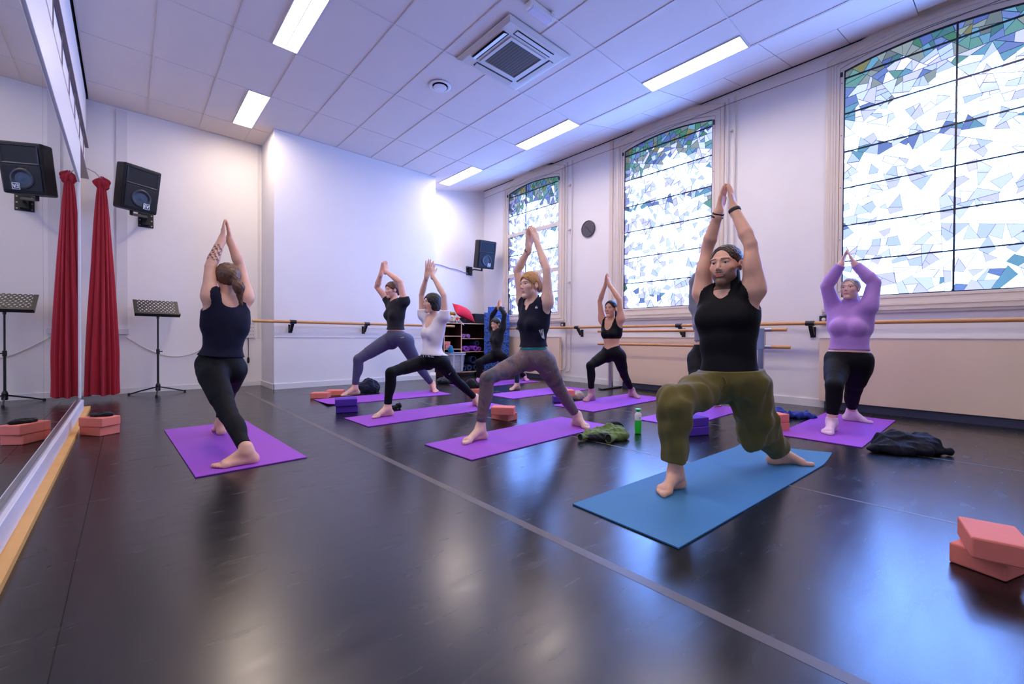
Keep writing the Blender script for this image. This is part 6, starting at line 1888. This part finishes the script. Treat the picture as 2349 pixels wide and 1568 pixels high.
# on top of the shelf
ZT = 1.1355
def cushion():
    t = None; n = 40; v = []; f = []
    W, D, T = 0.25, 0.19, 0.10
    for side in (1, -1):
        for i in range(n + 1):
            for k in range(n + 1):
                a, b = 2 * i / n - 1, 2 * k / n - 1
                pin = 1 - 0.10 * (1 - abs(a) ** 2) * abs(b) ** 4 - 0.0
                e = ((1 - abs(a) ** 2.4) * (1 - abs(b) ** 2.4))
                x, y = a * W * (1 - 0.08 * (1 - b * b)), b * D * (1 - 0.08 * (1 - a * a))
                v.append((x, y, side * T * max(0, e) ** 0.55))
    m_ = (n + 1) ** 2
    for s_ in (0, 1):
        for i in range(n):
            for k in range(n):
                q = s_ * m_ + i * (n + 1) + k
                f.append((q, q + n + 1, q + n + 2, q + 1) if s_ == 0 else (q, q + 1, q + n + 2, q + n + 1))
    t = thing('cushion', 'red cushion tilted on top of the shelf unit', 'cushion', (5.39, SY0 + 0.17, ZT + 0.225))
    Mr = (Matrix.Rotation(R_(20), 4, 'Y') @ Matrix.Rotation(R_(40), 4, 'X'))
    o = MB().add(v, f, Mr).build('cover', cloth('red_cushion_cotton', (214, 26, 52), 0.8), t, True)
    pts = []
    for k in range(65):
        q = k / 16
        s4, u = int(q) % 4, q - int(q)
        a, b = ((-1 + 2 * u, -1), (1, -1 + 2 * u), (1 - 2 * u, 1), (-1, 1 - 2 * u))[s4]
        pts.append(Mr @ Vector((a * W * (1 - 0.08 * (1 - b * b)), b * D * (1 - 0.08 * (1 - a * a)), 0)))
    MB().tube(pts, 0.004, 6).build('piping', cloth('red_piping', (170, 18, 40)), t, True)
cushion()
TOPY = SY0 + 0.18
pile('mustard_scarf', 'mustard yellow scarf bundled on the shelf top', 'scarf', [E1((0, 0, 0.05), (0.13, 0.09, 0.05)), E1((-0.05, 0, 0.07), (0.07, 0.08, 0.04))], cloth('mustard_knit', (176, 130, 26)), (5.11, TOPY + 0.08, ZT + 0.14), 0, seed=72, amp=0.04, freq=60, h=0.008)
pile('tote_bag', 'cream tote bag with orange print slumped on the shelf top', 'bag', [E1((0, 0, 0.07), (0.12, 0.10, 0.085)), E1((-0.03, -0.02, 0.12), (0.08, 0.07, 0.05))], cloth('cream_canvas', (222, 206, 192)), (5.10, TOPY - 0.02, ZT), 0, seed=73, amp=0.05, freq=44, h=0.008)
tb = bpy.data.objects['tote_bag']
sp = MB()
for q in ([(0.05, -0.09, 0.10), (0.08, -0.13, 0.02), (0.12, -0.19, -0.03), (0.16, -0.20, -0.05), (0.13, -0.19, -0.02), (0.06, -0.12, 0.08)], [(0.0, -0.10, 0.09), (0.03, -0.14, 0.0), (0.06, -0.13, 0.06), (0.07, -0.10, 0.13)]):
    sp.tube(q, 0.008, 6)
sp.build('strap', cloth('cream_canvas', (222, 206, 192)), tb, True)
pile('orange_scarf', 'small orange and teal scarf spilling from the cream bag', 'scarf', [E1((0, 0, 0.03), (0.05, 0.03, 0.04))], cloth('orange_silk', (224, 88, 44)), (5.15, TOPY - 0.13, ZT + 0.055), 0, seed=74, amp=0.02, freq=60, h=0.006)
pile('dark_cloth', 'dark folded clothes lying under the red cushion', 'clothes', [E1((0, 0, 0.035), (0.20, 0.13, 0.04)), E1((-0.10, -0.03, 0.07), (0.08, 0.08, 0.05))], cloth('charcoal_fleece', (36, 38, 46)), (5.42, TOPY, ZT), 0, seed=75, amp=0.03, freq=40, h=0.009)
tag(MB().box((5.66, SY0 + 0.12, ZT), (5.93, SY0 + 0.40, ZT + 0.22), bevel=0.012).box((5.68, SY0 + 0.118, ZT + 0.06), (5.91, SY0 + 0.122, ZT + 0.064)).build('black_case', mat('black_fabric_case', (26, 26, 30), 0.7, bump=0.2, bump_scale=200)), 'black fabric case standing at the right end of the shelf top', 'case')
# marbled blue gym mats leaning in the corner
def marble_mat():
    m = bpy.data.materials.new('marbled_blue_foam'); m.use_nodes = True
    nt = m.node_tree; b = nt.nodes['Principled BSDF']; L = nt.links.new
    tc = nt.nodes.new('ShaderNodeTexCoord'); n = nt.nodes.new('ShaderNodeTexNoise'); n.inputs['Scale'].default_value = 9; n.inputs['Detail'].default_value = 6; n.inputs['Distortion'].default_value = 2.5
    mp = nt.nodes.new('ShaderNodeMapping'); mp.inputs['Scale'].default_value = (1, 1, 2.2); L(tc.outputs['Object'], mp.inputs[0]); L(mp.outputs[0], n.inputs['Vector'])
    r = nt.nodes.new('ShaderNodeValToRGB'); r.color_ramp.elements[0].position = 0.42; r.color_ramp.elements[0].color = (*lin((14, 20, 48)), 1); r.color_ramp.elements[1].position = 0.50; r.color_ramp.elements[1].color = (*lin((48, 96, 190)), 1)
    L(n.outputs['Fac'], r.inputs[0]); L(r.outputs[0], b.inputs['Base Color']); b.inputs['Roughness'].default_value = 0.6
    return m
mb_m = marble_mat()
for (x, y, w, h, lab) in ((5.96, 7.09, 0.36, 1.50, 'marbled blue gym mat standing furthest back in the nook corner, tallest'), (5.90, 7.03, 0.50, 1.37, 'marbled blue gym mat standing in the middle of the corner stack, widest'), (5.93, 6.92, 0.40, 1.33, 'marbled blue gym mat standing at the front of the corner stack')):
    M = TR((0, 0, 0), R_(-40), R_(-2))
    o = MB().box((-w / 2, -0.03, 0.004), (w / 2, 0.03, h), M, bevel=0.012).build('gym_mat', mb_m)
    o.location = (x, y, 0.0); tag(o, lab, 'gym mat', 'gym mats standing in the corner')
# carton and shoes on the floor by the bay corner
c = at_z(993, 879, 0.0)
t = thing('carton', 'small white carton with orange base standing by the bay corner', 'carton', (c[0], c[1], 0), R_(-30))
MB().box((-0.05, -0.04, 0.02), (0.05, 0.04, 0.15), bevel=0.003).build('body', mat('white_card', (222, 216, 214), 0.6), t)
MB().box((-0.052, -0.042, 0.001), (0.052, 0.042, 0.02)).build('base', mat('tan_card', (198, 150, 108), 0.6), t)
MB().add([(-0.05, -0.04, 0.15), (0.05, -0.04, 0.15), (0.05, 0.04, 0.15), (-0.05, 0.04, 0.15), (-0.05, 0, 0.20), (0.05, 0, 0.20)], [(0, 1, 5, 4), (2, 3, 4, 5), (1, 2, 5), (3, 0, 4), (0, 3, 2, 1)]).build('gable_top', mat('white_card', (222, 216, 214), 0.6), t)
c = at_z(1020, 880, 0.0)
pile('dark_bag', 'dark grey bag lying beside the white carton near the bay corner', 'bag', [E1((0, 0.05, 0.05), (0.17, 0.13, 0.07)), E1((0.10, 0.05, 0.04), (0.12, 0.10, 0.06))], cloth('dark_grey_nylon', (38, 38, 48), 0.6), c, a_h, seed=76, amp=0.04, freq=36, h=0.01)
